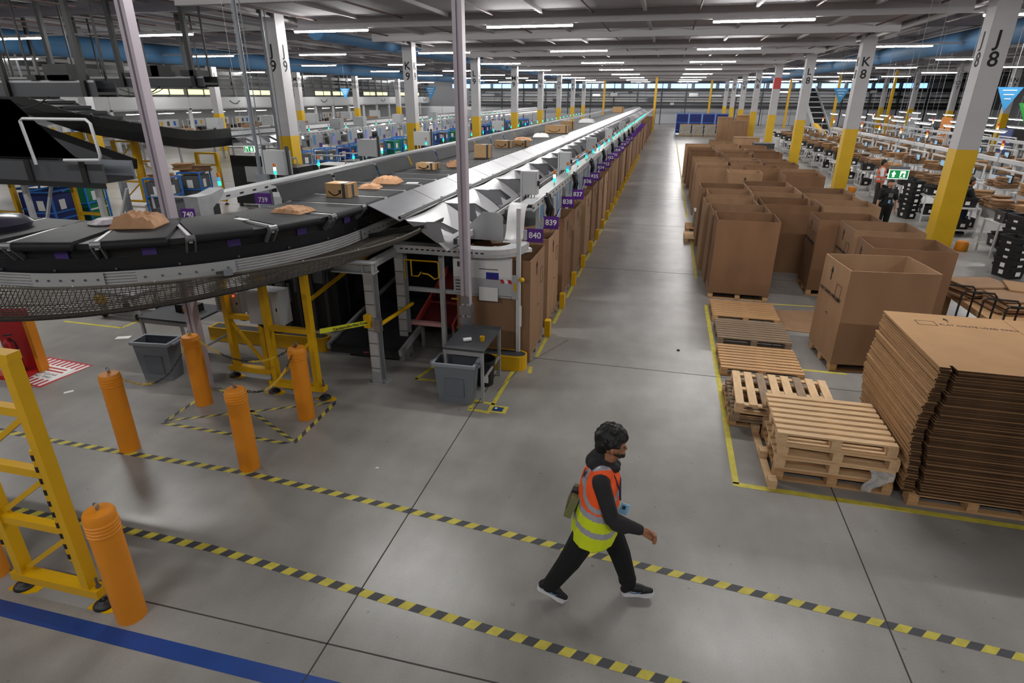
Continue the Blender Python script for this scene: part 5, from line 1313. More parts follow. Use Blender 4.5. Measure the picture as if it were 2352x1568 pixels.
# mezzanine across the far end
mz = thing('far_mezzanine', 'black steel mezzanine with conveyors across the far end of the hall', 'mezzanine', (0, 99.5, 0))
for i in range(20):
    x = -30 + i * 3.6
    MB().box(x - .06, x + .06, -.06, .06, 0, 6.3).build('post', M_BLACK, mz)
    MB().box(x + .1, x + 3.4, .3, .34, 3.25, 3.75).build('white_panel', M_WHITE, mz); MB().box(x + .1, x + 3.4, .5, .54, 4.0, 4.6).build('white_panel', mat('far_white', '#c9ccd2', .6), mz)
for z, h, y in ((2.45, .3, 0), (3.0, .22, .3), (3.85, .1, .1), (4.75, .35, .2), (5.0, .12, -.2), (4.4, .06, -.1), (3.55, .06, -.1), (6.0, .25, 0)): MB().box(-32, 42, y - .1, y + .1, z, z + h).build('beam', M_BLACK, mz)
for i in range(24):
    x = -30 + i * 3.0 + rng(-.5, .5); z = random.choice((2.8, 3.3, 4.0, 4.5))
    MB().box(x, x + rng(.5, 1.6), -.3, .1, z, z + rng(.15, .5)).build('machine_box', random.choice((M_DGREY, M_LGREY, M_BLACK, M_WHITE)), mz)
for i in range(30): x = -30 + i * 2.4; MB().box(x, x + .03, -.15, -.12, 2.6, 6.3).build('upright', M_DGREY, mz)
# ------------------------------------------------------------------ left background
def cage_proto(name, bagm, panelm):
    r = thing('roll_cage', 'x', 'roll cage', (0, 0, 0))
    MB().box(-.36, .36, -.42, .42, .14, .2).build('base', M_BLUEC, r)
    for sx in (-.34, .34):
        for s2 in (-.4, .4):
            MB().tube([(sx, s2, .06), (sx, s2, 1.72)], .03, 6).build('upright', M_BLUEC, r); MB().tube([(sx - .02, s2, .06), (sx + .02, s2, .06)], .06, 8).build('castor', M_BLACKP, r)
    for s2 in (-.4, .4):
        for z in (1.72, 1.2, .5): MB().tube([(-.34, s2, z), (.34, s2, z)], .024, 6).build('cross_bar', M_BLUEC, r)
    for sx in (-.34, .34):
        for z in (1.72, 1.2, .5): MB().tube([(sx, -.4, z), (sx, .4, z)], .024, 6).build('cross_bar', M_BLUEC, r)
    bg_ = MB().box(-.31, .31, -.37, .37, .22, 1.62).build('bag', bagm, r)
    MB().box(.312, .318, -.15, .05, 1.25, 1.5).build('ticket', M_PAPER, bg_); MB().box(-.1, .08, -.378, -.372, 1.25, 1.5).build('ticket', M_PAPER, bg_)
    MB().box(.312, .322, -.36, .36, 1.0, 1.04).build('strap', panelm, bg_)
    index_tree(r); return r
cgs = [cage_proto('grey', M_CAGEG, M_DGREY), cage_proto('blue', M_BLUED, M_BLUEC), cage_proto('green', M_GREENB, M_PAPER)]
used = [False] * 3
def cage(i, x, y, rz, lab, group):
    if not used[i]:
        used[i] = True; c = cgs[i]; c.location = (x, y, 0); c.rotation_euler = (0, 0, rz); c['label'] = lab; c['group'] = group; return
    copy_tree(cgs[i], (x, y, 0), rz, lab, group)
GC = 'blue framed roll cages left of the near sorter'
cage(0, -14.6, 15.1, .25, 'blue framed roll cage with grey bag behind the left aluminium post', GC); cage(0, -14.75, 16.6, .3, 'taller looking grey bag roll cage heaped with cartons', GC)
cage(1, -16.2, 12.6, .2, 'blue bag roll cage behind the left yellow frame', GC); cage(1, -15.4, 12.2, .2, 'second blue bag roll cage beside the left yellow frame', GC); cage(2, -15.9, 13.6, .2, 'green bag roll cage behind the blue ones at far left', GC)
for i, (x, y, z, a) in enumerate(((-14.6, 15.1, 1.64, .3), (-14.75, 16.6, 1.64, .1), (-14.6, 16.8, 1.72, .9), (-14.9, 16.4, 1.8, .5))):
    o = obj('carton_bundle', FBM[i], None, (x, y, z), rz=a); o.scale = (1.4, 1.4, 1); tag(o, ['cartons heaped on the cage behind the post', 'lower cartons on the second grey cage', 'tilted cartons on the second grey cage', 'topmost cartons on the second grey cage'][i], 'cardboard bundle')
kinds = [0, 0, 1, 2, 0, 2, 2, 1, 1, 1, 0, 2, 0, 1, 0, 0, 1, 2, 0, 1, 0, 1, 0, 2, 0, 1]
for k in range(26):
    cage(kinds[k], -15.5 + .15 * (k % 3), 24.0 + 1.75 * k, .15 * ((k % 4) - 1.5), '%s %s roll cage from the near end under the second sorter' % (ordw(k), ['grey', 'blue', 'green'][kinds[k]]), 'roll cages under the second sorter')
for k in range(22):
    y = 23.8 + 1.75 * k
    p = thing('chute_post', '%s white post from the near end along the second sorter' % ordw(k), 'post', (-15.95, y, 0), group='posts along the second sorter'); MB().box(-.03, .03, -.03, .03, 0, 2.4).build('tube', M_LGREY, p)
    t = thing('chute_terminal', '%s grey panel with blue strip from the near end of the second sorter' % ordw(k), 'panel', (-16.1, y + .8, 1.8), group='panels along the second sorter')
    MB().prism([(-.5, -.1), (.4, -.1), (.5, .2), (.5, .5), (-.4, .5)], 0, .01, 'x').build('side_panel', M_LGREY, t); MB().box(.012, .02, -.3, -.12, .05, .48).build('blue_strip', mat('strip_blue', '#5a9bd0', .5), t)
    MB().box(.012, .02, .15, .4, -.1, .1).build('number_plate', M_PURPLE, t)
    if k % 2 == 0: MB().obox((.12, -.4, .2), (.012, .24, .34), Matrix.Rotation(.2, 3, 'Y')).build('screen', M_SCREEN, t)
    stack_light('glowing stack light, %s from the near end of the second sorter' % ordw(k), -16.2, y + .4, 2.42, 'stack lights on the second sorter')
for i, (y, dx) in enumerate(((25, 0), (28.5, .2), (31, 0), (36, .1), (42, 0), (50, 0))):
    cabinet('%s grey cabinet from the near end above the second sorter channel' % ordw(i), -16.6, -16.0, y, y + .4, 2.45, 2.95, cables=False)
for i, (y, h) in enumerate(((12.7, .55), (17.5, .5), (22, .5), (27, .5), (33, .5))):
    c = thing('post_cabinet', '%s grey cabinet on two posts from the near end left of the far channel' % ordw(i), 'cabinet', (-9.0, y, 0), -.2)
    MB().box(-.35, .35, 0, .25, 2.25, 2.25 + h).build('body', M_LGREY, c)
    for s in (-.36, .36): MB().box(s - .03, s + .03, .1, .16, 0, 2.35 + h).build('upright', M_DGREY, c)
    MB().tube([(-.2, .1, 2.25), (-.15, .1, 2.0), (.1, .1, 1.9), (.2, .1, 1.5)], .03, 6).tube([(0, .1, 2.25), (.1, .1, 1.9), (0, .1, 1.2)], .03, 6).build('cable', M_BLACKP, c)
# grey end blocks and machines in the aisle between the sorters
for i, (x, y, sx, s2, h, m) in enumerate(((-11.2, 12.2, .5, .5, 1.5, M_DGREY), (-10.6, 18.4, .6, .5, 1.9, M_BLACK), (-12.3, 18.3, .6, .5, 1.8, M_BLACK), (-11.0, 15.5, .4, .4, 1.3, M_LGREY), (-14.8, 20.5, 1.2, .5, 1.9, M_BLACK), (-12, 22.5, .5, .5, 1.6, M_DGREY))):
    t = thing('drive_unit', ['dark drive unit nearest the far side channel', 'black drive unit below the left exit sign', 'black drive unit before column J 9', 'pale drive unit between the sorters', 'long black drive unit under the second sorter end', 'dark drive unit behind column J 9'][i], 'machine', (x, y, 0))
    MB().box(-sx, sx, -s2, s2, .12, h).build('body', m, t)
    for q in (-1, 1): MB().box(q * sx * .9 - .05, q * sx * .9 + .05, -s2, -s2 + .1, 0, .12).build('foot', M_DGREY, t)
    MB().box(-sx * .5, sx * .3, -s2 - .03, -s2, h * .5, h * .8).build('hatch', M_LGREY, t); MB().tube([(-sx, -s2, h), (-sx, -s2, h + .3), (sx, -s2, h + .3), (sx, -s2, h)], .03, 6).build('hoop', M_GALV, t)
support('yellow lattice tower under the second sorter bend', -20.0, 19.2, 1.0, 2.35, (.9, 1.55), ((.25, .85, 1), (1.0, 1.5, -1), (1.6, 2.3, 1)), False, legw=.12)
support('yellow lattice tower beside the first under the second sorter', -20.0, 20.3, 1.0, 2.35, (.9, 1.55), ((.25, .85, 1), (1.0, 1.5, -1)), False, legw=.12)
support('yellow frame in front of the blue roll cages at far left', -14.3, 12.3, .9, 1.85, (.7, 1.15), (), False, legw=.1)
support('yellow frame at the left edge behind the sorter', -16.6, 11.9, .9, 1.9, (.7, 1.15), (), False, legw=.1)
support('small yellow frame behind the heaped roll cages', -17.2, 20.2, 1.0, 1.9, (1.5,), (), False, legw=.14)
# grey trough conveyor with guard hoop at far left
gt = thing('trough_conveyor', 'grey sided trough conveyor with tubular guard at the left edge', 'conveyor', (-14.5, 11.2, 0))
MB().box(-4, 2.1, 0, .06, 2.12, 2.55).build('side_panel', M_DGREY, gt); MB().box(-4, 2.1, .8, .86, 2.12, 2.55).build('side_panel', M_GREYP, gt); MB().box(-4, 2.1, .06, .8, 2.12, 2.2).build('belt', M_BLACK, gt); MB().box(-4, 2.1, -.02, 0, 2.0, 2.12).build('lower_lip', M_BLACK, gt)
MB().tube([(.35, -.1, 2.5), (.25, -.1, 3.45), (.35, -.1, 3.5), (2.1, -.1, 3.5), (2.2, -.1, 3.42), (2.25, -.1, 2.75), (2.2, -.1, 2.65), (1.2, -.1, 2.62)], .035, 8).build('guard_hoop', M_LGREY, gt, smooth=True)
for x in (-.1, 1.5): MB().box(x, x + .16, -.04, 0, 2.1, 2.6).build('strap', M_BLACK, gt)
for x in (-3, -.6, 1.6): MB().box(x, x + .1, .1, .2, 0, 2.12).build('leg', M_GALV, gt); MB().bar((x, .15, .3), (x + .9, .15, 2.0), .05, .06, (0, 1, 0)).build('brace', M_GALV, gt)
MB().add([(-4, .4, 3.9), (-.5, .4, 3.9), (1.0, .4, 2.6), (-4, .4, 2.6)], [(0, 1, 2, 3), (3, 2, 1, 0)]).build('black_curtain', M_BLACK, gt)
bc = thing('black_incline', 'grey sided incline conveyor rising behind the guard hoop', 'conveyor', (-15.6, 14.6, 0))
MB().bar((.3, 0, 2.1), (-4, .5, 3.1), .8, .28).build('bed', M_BLACK, bc); MB().bar((.3, -.42, 2.18), (-4, .08, 3.18), .04, .34).build('side_rail', M_DGREY, bc); MB().box(.0, .1, -.1, .1, 0, 2.0).build('leg', M_GALV, bc); MB().box(-2.2, -2.1, .1, .3, 0, 2.4).build('leg', M_GALV, bc)
yb_ = thing('yellow_cabinet', 'yellow sheet metal housing behind the incline conveyor', 'housing', (-20.9, 18.0, 0)); MB().box(-.25, .25, -.25, .25, 2.2, 2.75).build('shell', M_YEL, yb_); MB().box(-.2, -.12, -.2, -.1, 0, 2.2).build('leg', M_YEL, yb_); MB().box(.12, .2, -.2, -.1, 0, 2.2).build('leg', M_YEL, yb_)
# overhead dark conveyors hung from the roof
for ci, (x0, x1, y, z, h) in enumerate(((-34, -15.2, 14.5, 3.95, .42), (-36, -14.2, 17.5, 4.25, .3), (-38, -20, 24, 4.3, .4))):
    oc = thing('overhead_conveyor', ['dark overhead conveyor hung from the roof at the upper left', 'second dark overhead conveyor behind it at the upper left', 'third dark overhead conveyor far at the upper left'][ci], 'conveyor', (0, y, 0))
    MB().box(x0, x1, -.35, -.3, z, z + h).build('side_panel', M_DGREY, oc); MB().box(x0, x1, .3, .35, z, z + h).build('side_panel', M_DGREY, oc); MB().box(x0, x1, -.3, .3, z + .05, z + .12).build('belt', M_BLACK, oc); MB().box(x0, x1, -.36, -.34, z + h - .06, z + h).build('bright_edge', M_GALV, oc)
    n = int((x1 - x0) / 2.7)
    for i in range(n): x = x1 - .3 - i * 2.7; MB().box(x - .07, x + .07, -.45, -.34, z, 7.2).build('hanger', M_BLACK, oc); MB().box(x - .03, x + .03, .34, .38, z, 7.2).build('hanger', M_BLACK, oc)
    for i in range(5): x = x1 - rng(.5, 6); MB().box(x, x + rng(.3, .9), -.45, .1, z + h, z + h + rng(.1, .4)).build('drive_box', M_BLACK, oc)
    MB().tube([(x1 - 4, -.42, z - .05)] + [(x1 - 4 + j * .3, -.42, z - .05 - .25 * math.sin(PI * j / 8)) for j in range(1, 8)] + [(x1 - 1.6, -.42, z)], .02, 6).build('hanging_cable', M_BLACKP, oc)
for i, (x, y) in enumerate(((-9.02, 12.1), (-12.5, 18.0))):
    d = thing('drop_conduit', ['grey conduit dropping from the roof behind the left exit sign', 'grey conduit dropping from the roof before the second sorter'][i], 'conduit', (x, y, 0)); MB().tube([(0, .1, 2.3), (0, .1, 7.2)], .045, 8).tube([(.14, .1, 2.3), (.14, .1, 7.2)], .012, 5).build('pipe', M_GREYP, d); MB().box(-.1, .2, 0.05, .15, 0, 2.32).build('stand', M_GREYP, d)
# bright mezzanine front along the left side
fm_ = thing('mezzanine_front', 'pale mezzanine fascia with dark upper floor along the left side', 'mezzanine', (-40, 0, 0))
for i in range(22):
    y = 14 + i * 4
    MB().box(0, .1, y + .02, y + 3.98, 2.95, 3.85).build('fascia_panel', mat('fascia', '#bfc0c2', .6), fm_)
    MB().box(-.1, 0, y + .3, y + 3.7, 4.05, 4.45).build('lit_window', M_WARMW, fm_) if i % 3 else None
    MB().box(.05, .12, y, y + .1, 3.85, 6.9).build('upright', M_BLACK, fm_); MB().box(.02, .08, y + 2, y + 2.1, 3.85, 6.9).build('upright', M_DGREY, fm_)
    if i % 4 == 1:
        pts = [(.12, y + 1.2 + 1.4 * t, 3.55 - .28 * math.sin(PI * t)) for t in [j / 8 for j in range(9)]]; MB().tube(pts, .035, 5).build('smile_mark', M_INK, fm_)
    MB().box(-.2, 0, y, y + .25, 0, 2.95).build('support_post', M_WHITE, fm_)
for z, h in ((3.9, .08), (4.5, .12), (4.85, .3), (5.4, .08), (5.7, .3)): MB().box(-.3, 0, 14, 102, z, z + h).build('beam', M_BLACK, fm_)
MB().box(-6, -5.9, 10, 102, 0, 2.95).build('back_wall', mat('bright_wall', '#dfe1e4', .6), fm_); MB().box(-6, 0, 14, 102, 2.85, 2.95).build('deck', M_WHITE, fm_)
for i in range(18):
    y = 22 + i * 3.2
    l = thing('bench_lamp', '%s strip lamp from the near end under the left mezzanine' % ordw(i), 'lamp', (-41.0, y, 2.55), group='strip lamps under the left mezzanine'); obj('housing', STH, l); obj('strip', STR, l); MB().box(-.01, .01, -.01, .01, .09, .3).build('drop_wire', M_GALV, l)
    t = thing('left_bench', '%s cluttered workbench from the near end under the left mezzanine' % ordw(i), 'bench', (-41.2, y, 0), group='workbenches under the left mezzanine')
    MB().box(-.6, .6, -1.4, 1.4, .95, 1.0).build('table_top', M_LGREY, t)
    for s in (-1.3, 1.3): MB().box(.5, .56, s - .03, s + .03, 0, 2.0).build('leg', M_WHITE, t); MB().box(-.56, -.5, s - .03, s + .03, 0, .95).build('leg', M_WHITE, t)
    MB().box(.3, .36, -1.2, 1.0, 1.5, 2.1).build('board', M_WHITE, t)
    for q in range(3): MB().box(.37, .38, -1 + q * .7, -.75 + q * .7, 1.6, 1.95).build('notice', (mat('print_blue', '#2f62b8', .6), M_YEL, M_DGREY)[(q + i) % 3], t)
    for q in range(3): MB().box(-.3, .2, -1.2 + q * .9, -.6 + q * .9, 1.0, 1.2 + .15 * ((q + i) % 3)).build('carton', (M_CARD, M_TOTE, M_CARD2)[(q + i) % 3], t)
for k in range(6):
    wc = cabinet('%s grey wall cabinet from the near end before the left mezzanine' % ordw(k), -30.2, -29.2, 30 + k * 6, 30.5 + k * 6, 1.9, 2.6, cables=False); MB().box(-.4, -.3, .1, .2, -1.9, 0).build('leg', M_GALV, wc); MB().box(.3, .4, .1, .2, -1.9, 0).build('leg', M_GALV, wc)
    c_ = thing('mid_conveyor', '%s grey conveyor block from the near end before the left mezzanine' % ordw(k), 'conveyor', (-28, 29 + k * 6.2, 0), group='conveyor blocks before the left mezzanine'); MB().box(-.8, .8, 0, 5.8, 1.5, 1.75).build('bed', M_LGREY, c_); MB().box(-.85, -.8, 0, 5.8, 1.4, 1.95).build('side_rail', M_WHITE, c_); MB().box(.8, .85, 0, 5.8, 1.4, 1.95).build('side_rail', M_WHITE, c_); MB().box(-.7, -.6, 1, 1.1, 0, 1.5).build('leg', M_GALV, c_); MB().box(.6, .7, 1, 1.1, 0, 1.5).build('leg', M_GALV, c_)
    MB().box(-.3, .4, 2, 2.8, 1.75, 2.15).build('carton', M_CARD, c_)
tc = thing('wheeled_stand', 'grey wheeled stand with yellow bumper behind the net', 'stand', (-9.9, 8.8, 0)); MB().box(-.45, .45, -.3, .3, .45, .52).build('deck', M_GALV, tc); MB().box(-.45, -.2, -.34, -.3, .3, .45).build('bumper', M_YEL, tc)
for s in (-.4, .4):
    for q in (-.25, .25): MB().box(s - .04, s + .04, q - .03, q + .03, .1, .45).build('leg', M_LGREY, tc); MB().tube([(s - .02, q, .07), (s + .02, q, .07)], .07, 12).build('castor', M_BLACKP, tc)
# ------------------------------------------------------------------ people
def capsule(b, p, q, r0, r1, n=12):
    p, q = Vector(p), Vector(q); d = q - p; L = d.length
    d = d / L if L > 1e-6 else Vector((0, 0, 1))
    pts, rr = [], []
    for i in range(5):
        a = PI / 2 * (1 - i / 4.0) ; pts.append(p - d * r0 * math.sin(a)); rr.append(max(r0 * math.cos(a), r0 * .05))
    for i in range(5):
        a = PI / 2 * i / 4.0; pts.append(q + d * r1 * math.sin(a)); rr.append(max(r1 * math.cos(a), r1 * .05))
    if L < 1e-4: pts[5] = pts[5] + d * 1e-4
    b.tube(pts, rr, n)
SCR = bpy.data.scenes.new('scratch')
def organic(name, caps, voxel, mats, parent, paint=None, sm=3, scl=None):
    b = MB()
    for c in caps: capsule(b, c[0], c[1], c[2], c[3])
    t = bpy.data.objects.new(name, b.mesh(name, mats)); SCR.collection.objects.link(t); m = t.modifiers.new('r', 'REMESH'); m.mode = 'VOXEL'; m.voxel_size = voxel
    s = t.modifiers.new('s', 'SMOOTH'); s.iterations = sm; s.factor = .5
    vl = SCR.view_layers[0]; vl.update()
    me = bpy.data.meshes.new_from_object(t.evaluated_get(vl.depsgraph)); me.name = name
    me.materials.clear()
    for m_ in (mats if isinstance(mats, (list, tuple)) else [mats]): me.materials.append(m_)
    n = len(me.polygons); cen = np.zeros(n * 3); me.polygons.foreach_get('center', cen); cen = cen.reshape(-1, 3)
    if paint is not None: me.polygons.foreach_set('material_index', paint(cen).astype(np.int32))
    else:
        best = np.full(n, 1e9); idx = np.zeros(n, np.int32)
        for c in caps:
            k = c[4] if len(c) > 4 else 0
            P, Q = np.array(c[0], float), np.array(c[1], float); d = Q - P; L2 = max(d @ d, 1e-9)
            tt = np.clip(((cen - P) @ d) / L2, 0, 1); ds = np.linalg.norm(cen - (P + tt[:, None] * d), axis=1) - (c[2] + (c[3] - c[2]) * tt)
            w_ = ds < best; best[w_] = ds[w_]; idx[w_] = k
        me.polygons.foreach_set('material_index', idx)
    me.polygons.foreach_set('use_smooth', [True] * n)
    bpy.data.objects.remove(t)
    return obj(name, me, parent)
M_SKIN = mat('skin_brown', '#9c6a4f', .55, var=.05); M_HAIR = mat('hair_black', '#0c0b0b', .6, bump=.6, bscale=35, var=.3, vscale=30)
M_HOOD = mat('hoodie_charcoal', '#242224', .85, var=.12, vscale=12, bump=.25, bscale=14); M_TROU = mat('trousers_black', '#0d0d10', .85, var=.15, vscale=8, bump=.3, bscale=12)
M_VO = mat('vest_orange', '#ff5c1c', .65, var=.05, bump=.2, bscale=12); M_VY = mat('vest_yellow', '#d3e41c', .65, var=.05, bump=.2, bscale=12); M_VS = mat('vest_silver', '#a8a8b2', .4, metal=.2)
M_SOLE = mat('sole_white', '#d9d9dc', .6); M_SHOE = mat('shoe_black', '#161618', .6)

pr = thing('person', 'person in orange and yellow safety vest and black trousers walking to the right', 'person', (0, 0, 0))
HIPR, HIPL = (-.27, 3.81, .86), (-.23, 3.99, .86)
KR, AR = (-.43, 3.80, .47), (-.615, 3.79, .13)
KL, AL = (-.045, 3.98, .46), (.055, 4.0, .12)
SHR, ELR, WRR = (-.225, 3.72, 1.31), (-.125, 3.675, 1.04), (.11, 3.66, .985)
SHL, ELL, WRL = (-.23, 4.10, 1.31), (-.36, 4.13, 1.07), (-.40, 4.13, .86)
NK, HD = (-.205, 3.92, 1.38), (-.165, 3.92, 1.55)
def hand(w_, d, up_, palm_r=.03):
    """palm and five curled fingers from wrist w_ along d"""
    w_, d, up_ = Vector(w_), Vector(d).normalized(), Vector(up_).normalized(); s = d.cross(up_).normalized(); caps = []
    pe = w_ + d * .075
    for k in (-.5, .5): caps.append((w_ + d * .015 + up_ * k * .03, pe + up_ * k * .042, .021, .02))
    for i, L in enumerate((.9, 1.0, .95, .78)):
        o = pe + up_ * (.033 - .022 * i); a1 = o + d * .032 * L + s * .008; a2 = a1 + d * .006 + s * .028 * L; a3 = a2 - d * .018 + s * .008
        caps += [(o, a1, .0098, .0092), (a1, a2, .0092, .0086), (a2, a3, .0086, .0078)]
    t0 = w_ + d * .03 + up_ * .03; t1 = t0 + d * .035 + up_ * .012 + s * .022; t2 = t1 + d * .026 + s * .012 - up_ * .006
    caps += [(t0, t1, .013, .011), (t1, t2, .011, .009)]
    return [(tuple(c[0]), tuple(c[1]), c[2], c[3]) for c in caps]
body = [(NK, (-.18, 3.92, 1.46), .058, .055), (HD, HD, .088, .088), ((-.15, 3.92, 1.52), (-.125, 3.92, 1.475), .07, .05), ((-.185, 3.92, 1.585), (-.185, 3.92, 1.585), .092, .092),
        ((-.08, 3.92, 1.54), (-.072, 3.92, 1.52), .011, .014), ((-.09, 3.95, 1.558), (-.09, 3.89, 1.558), .014, .014), ((-.082, 3.935, 1.487), (-.082, 3.905, 1.487), .012, .012),
        ((-.17, 3.833, 1.54), (-.165, 3.833, 1.51), .013, .010), ((-.17, 4.007, 1.54), (-.165, 4.007, 1.51), .013, .010),
        ((-.24, 3.91, 1.24), (-.25, 3.9, .95), .11, .11), ((-.22, 3.92, 1.4), (-.24, 3.91, 1.24), .06, .11), (SHR, ELR, .04, .035), (ELR, WRR, .035, .027), (SHL, ELL, .04, .035), (ELL, WRL, .035, .027),
        ((-.23, 3.80, 1.3), SHR, .06, .04), ((-.23, 4.02, 1.3), SHL, .06, .04), (HIPR, KR, .07, .05), (KR, AR, .05, .035), (HIPL, KL, .07, .05), (KL, AL, .05, .035), ((-.25, 3.9, .9), HIPR, .09, .07), ((-.25, 3.9, .9), HIPL, .09, .07)]
body += hand(WRR, (.075, 0, -.032), (0, .1, 1)) + hand(WRL, (-.02, 0, -.1), (1, .1, 0))
bo = organic('body', body, .0065, [M_SKIN], pr, sm=2)
for s in (-.032, .032):
    e = MB().lathe([(0, -.008), (.006, -.006), (.009, 0), (.006, .006), (0, .008)], 8, caps=False).build('eye', M_INK, pr, loc=(-.083, 3.92 + s, 1.548), smooth=True)
hair = [((-.19, 3.92, 1.60), (-.19, 3.92, 1.60), .106, .106), ((-.235, 3.92, 1.56), (-.25, 3.92, 1.51), .085, .06), ((-.12, 3.92, 1.635), (-.105, 3.92, 1.615), .06, .05)]
for i in range(46):
    a = rng(0, 2 * PI); el = rng(-.35, 1.4); r = .104
    p = Vector((-.19 + r * math.cos(a) * math.cos(el), 3.92 + r * math.sin(a) * math.cos(el), 1.60 + r * math.sin(el)))
    if p.x > -.10 and p.z < 1.6: continue
    if p.x > -.17 and p.z < 1.55: continue
    hair.append((tuple(p), tuple(p + Vector((rng(-.015, .015), rng(-.015, .015), rng(-.01, .012)))), rng(.018, .028), rng(.012, .02)))
organic('hair', hair, .007, [M_HAIR], pr, sm=1)
organic('beard', [((-.105, 3.95, 1.478), (-.09, 3.93, 1.462), .018, .022), ((-.105, 3.89, 1.478), (-.09, 3.91, 1.462), .018, .022), ((-.15, 3.857, 1.495), (-.108, 3.872, 1.474), .009, .014), ((-.15, 3.983, 1.495), (-.108, 3.968, 1.474), .009, .014)], .006, [M_HAIR], pr, sm=2)
hood = [((-.25, 3.9, .92), (-.24, 3.91, 1.2), .135, .14), ((-.24, 3.91, 1.2), (-.215, 3.92, 1.36), .14, .085), ((-.25, 3.83, .95), (-.23, 3.81, 1.26), .12, .10), ((-.25, 3.98, .95), (-.23, 4.02, 1.26), .12, .10),
        ((-.23, 3.80, 1.3), SHR, .075, .07), ((-.23, 4.03, 1.3), SHL, .075, .07), (SHR, ELR, .07, .06), (ELR, (.02, 3.667, 1.0), .06, .05), ((.02, 3.667, 1.0), (.085, 3.662, .99), .052, .043), ((-.09, 3.67, 1.0), (-.03, 3.67, .985), .055, .055),
        (SHL, ELL, .068, .056), (ELL, WRL, .056, .042), ((-.30, 3.92, 1.37), (-.27, 3.92, 1.42), .075, .07), ((-.29, 3.86, 1.38), (-.21, 3.84, 1.37), .055, .04), ((-.29, 3.98, 1.38), (-.21, 4.0, 1.37), .055, .04), ((-.2, 3.85, 1.37), (-.13, 3.89, 1.35), .04, .035), ((-.2, 3.99, 1.37), (-.13, 3.95, 1.35), .04, .035)]
organic('hoodie', hood, .009, [M_HOOD], pr, sm=3)
trou = [((-.25, 3.9, .93), HIPR, .135, .12), ((-.25, 3.9, .93), HIPL, .135, .12), (HIPR, KR, .122, .095), (KR, (-.57, 3.79, .2), .095, .074), ((-.57, 3.79, .2), (-.6, 3.79, .155), .076, .066), (HIPL, KL, .122, .09), (KL, (.045, 4.0, .17), .09, .072), ((.04, 4.0, .17), (.05, 4.0, .14), .08, .068), ((-.36, 3.80, .64), (-.44, 3.80, .45), .1, .096), ((-.3, 3.9, .86), (-.3, 3.9, .8), .1, .09)]
organic('trousers', trou, .009, [M_TROU], pr, sm=3)
def vpaint(c):
    k = np.zeros(len(c), np.int32)
    z = c[:, 2]; zz = z + (c[:, 0] + .25) * .22
    k[zz < 1.045] = 2; k[zz < .985] = 1
    k[(zz > .83) & (zz < .885)] = 2
    for ys, sh in ((-1, SHR), (1, SHL)):
        rr = np.hypot(c[:, 0] - sh[0] - .01, (z - sh[2] + .06) * .85)
        near = (c[:, 1] - 3.91) * ys > .04
        k[near & (rr > .125) & (rr < .165) & (zz > 1.0)] = 2
    return k
vest = [((-.268, 3.9, .68), (-.24, 3.91, 1.22), .195, .158), ((-.268, 3.83, .68), (-.235, 3.80, 1.22), .18, .124), ((-.268, 3.98, .68), (-.235, 4.03, 1.22), .18, .124), ((-.235, 3.8, 1.22), (-.225, 3.81, 1.32), .112, .09), ((-.235, 4.03, 1.22), (-.225, 4.03, 1.32), .112, .09), ((-.24, 3.91, 1.22), (-.235, 3.92, 1.31), .152, .12)]
vo = organic('vest', vest, .009, [M_VO, M_VY, M_VS], pr, vpaint, sm=4)
bm = bmesh.new(); bm.from_mesh(vo.data)
kill = [f for f in bm.faces if f.calc_center_median().z < .70 + abs(f.calc_center_median().x + .25) * .1 or (f.calc_center_median() - Vector((-.205, 3.92, 1.43))).length < .10]
bmesh.ops.delete(bm, geom=kill, context='FACES'); bm.to_mesh(vo.data); bm.free()
vo.modifiers.new('t', 'SOLIDIFY').thickness = .006
MB().obox((-.37, 3.84, 1.3), (.006, .05, .06), Matrix.Rotation(.25, 3, 'Y')).build('back_print', mat('print_brown', '#5a2a18', .8), pr)
def shoe(hx, hy, hz, tx, ty, tz, roll):
    h, t = Vector((hx, hy, hz)), Vector((tx, ty, tz)); d = (t - h); L = d.length; d.normalize(); upv = Vector((-d.z, 0, d.x)); s = Vector((0, 1, 0))
    outline = [(-.02, .028), (.06, .04), (.5, .036), (.72, .048), (.9, .042), (1.0, .015)]
    b = MB(); o = []
    for u, w_ in outline: o.append(h + d * L * u + s * w_)
    for u, w_ in outline[::-1]: o.append(h + d * L * u - s * w_)
    n = len(o); b.v = [tuple(p) for p in o] + [tuple(p + upv * .032) for p in o]
    b.face(list(range(n))[::-1]); b.face([n + i for i in range(n)])
    for i in range(n): b.face([i, (i + 1) % n, n + (i + 1) % n, n + i])
    sh_ = b.build('shoe_sole', M_SOLE, pr)
    f = lambda u, w_, z: tuple(h + d * L * u + s * w_ + upv * z)
    organic('shoe_upper', [(f(.08, 0, .055), f(.3, 0, .09), .038, .04), (f(.3, 0, .08), f(.62, 0, .06), .042, .038), (f(.62, 0, .05), f(.9, 0, .042), .04, .026), (f(.1, 0, .06), f(.2, 0, .12), .038, .038)], .006, [M_SHOE], sh_, sm=3)
    for i in range(5):
        u = .42 + i * .07; MB().tube([f(u, -.03, .085 - i * .006), f(u + .02, 0, .106 - i * .008), f(u, .03, .085 - i * .006)], .005, 5).build('lace', M_PAPER, sh_)
    MB().tube([f(.25, -.043, .06), f(.4, -.046, .045), f(.62, -.043, .06)], .004, 5).build('side_mark', mat('shoe_blue', '#3e6fa8', .5), sh_)
shoe(-.70, 3.79, .105, -.455, 3.79, .0, 0); shoe(.015, 4.0, .0, .275, 4.0, .055, 0)
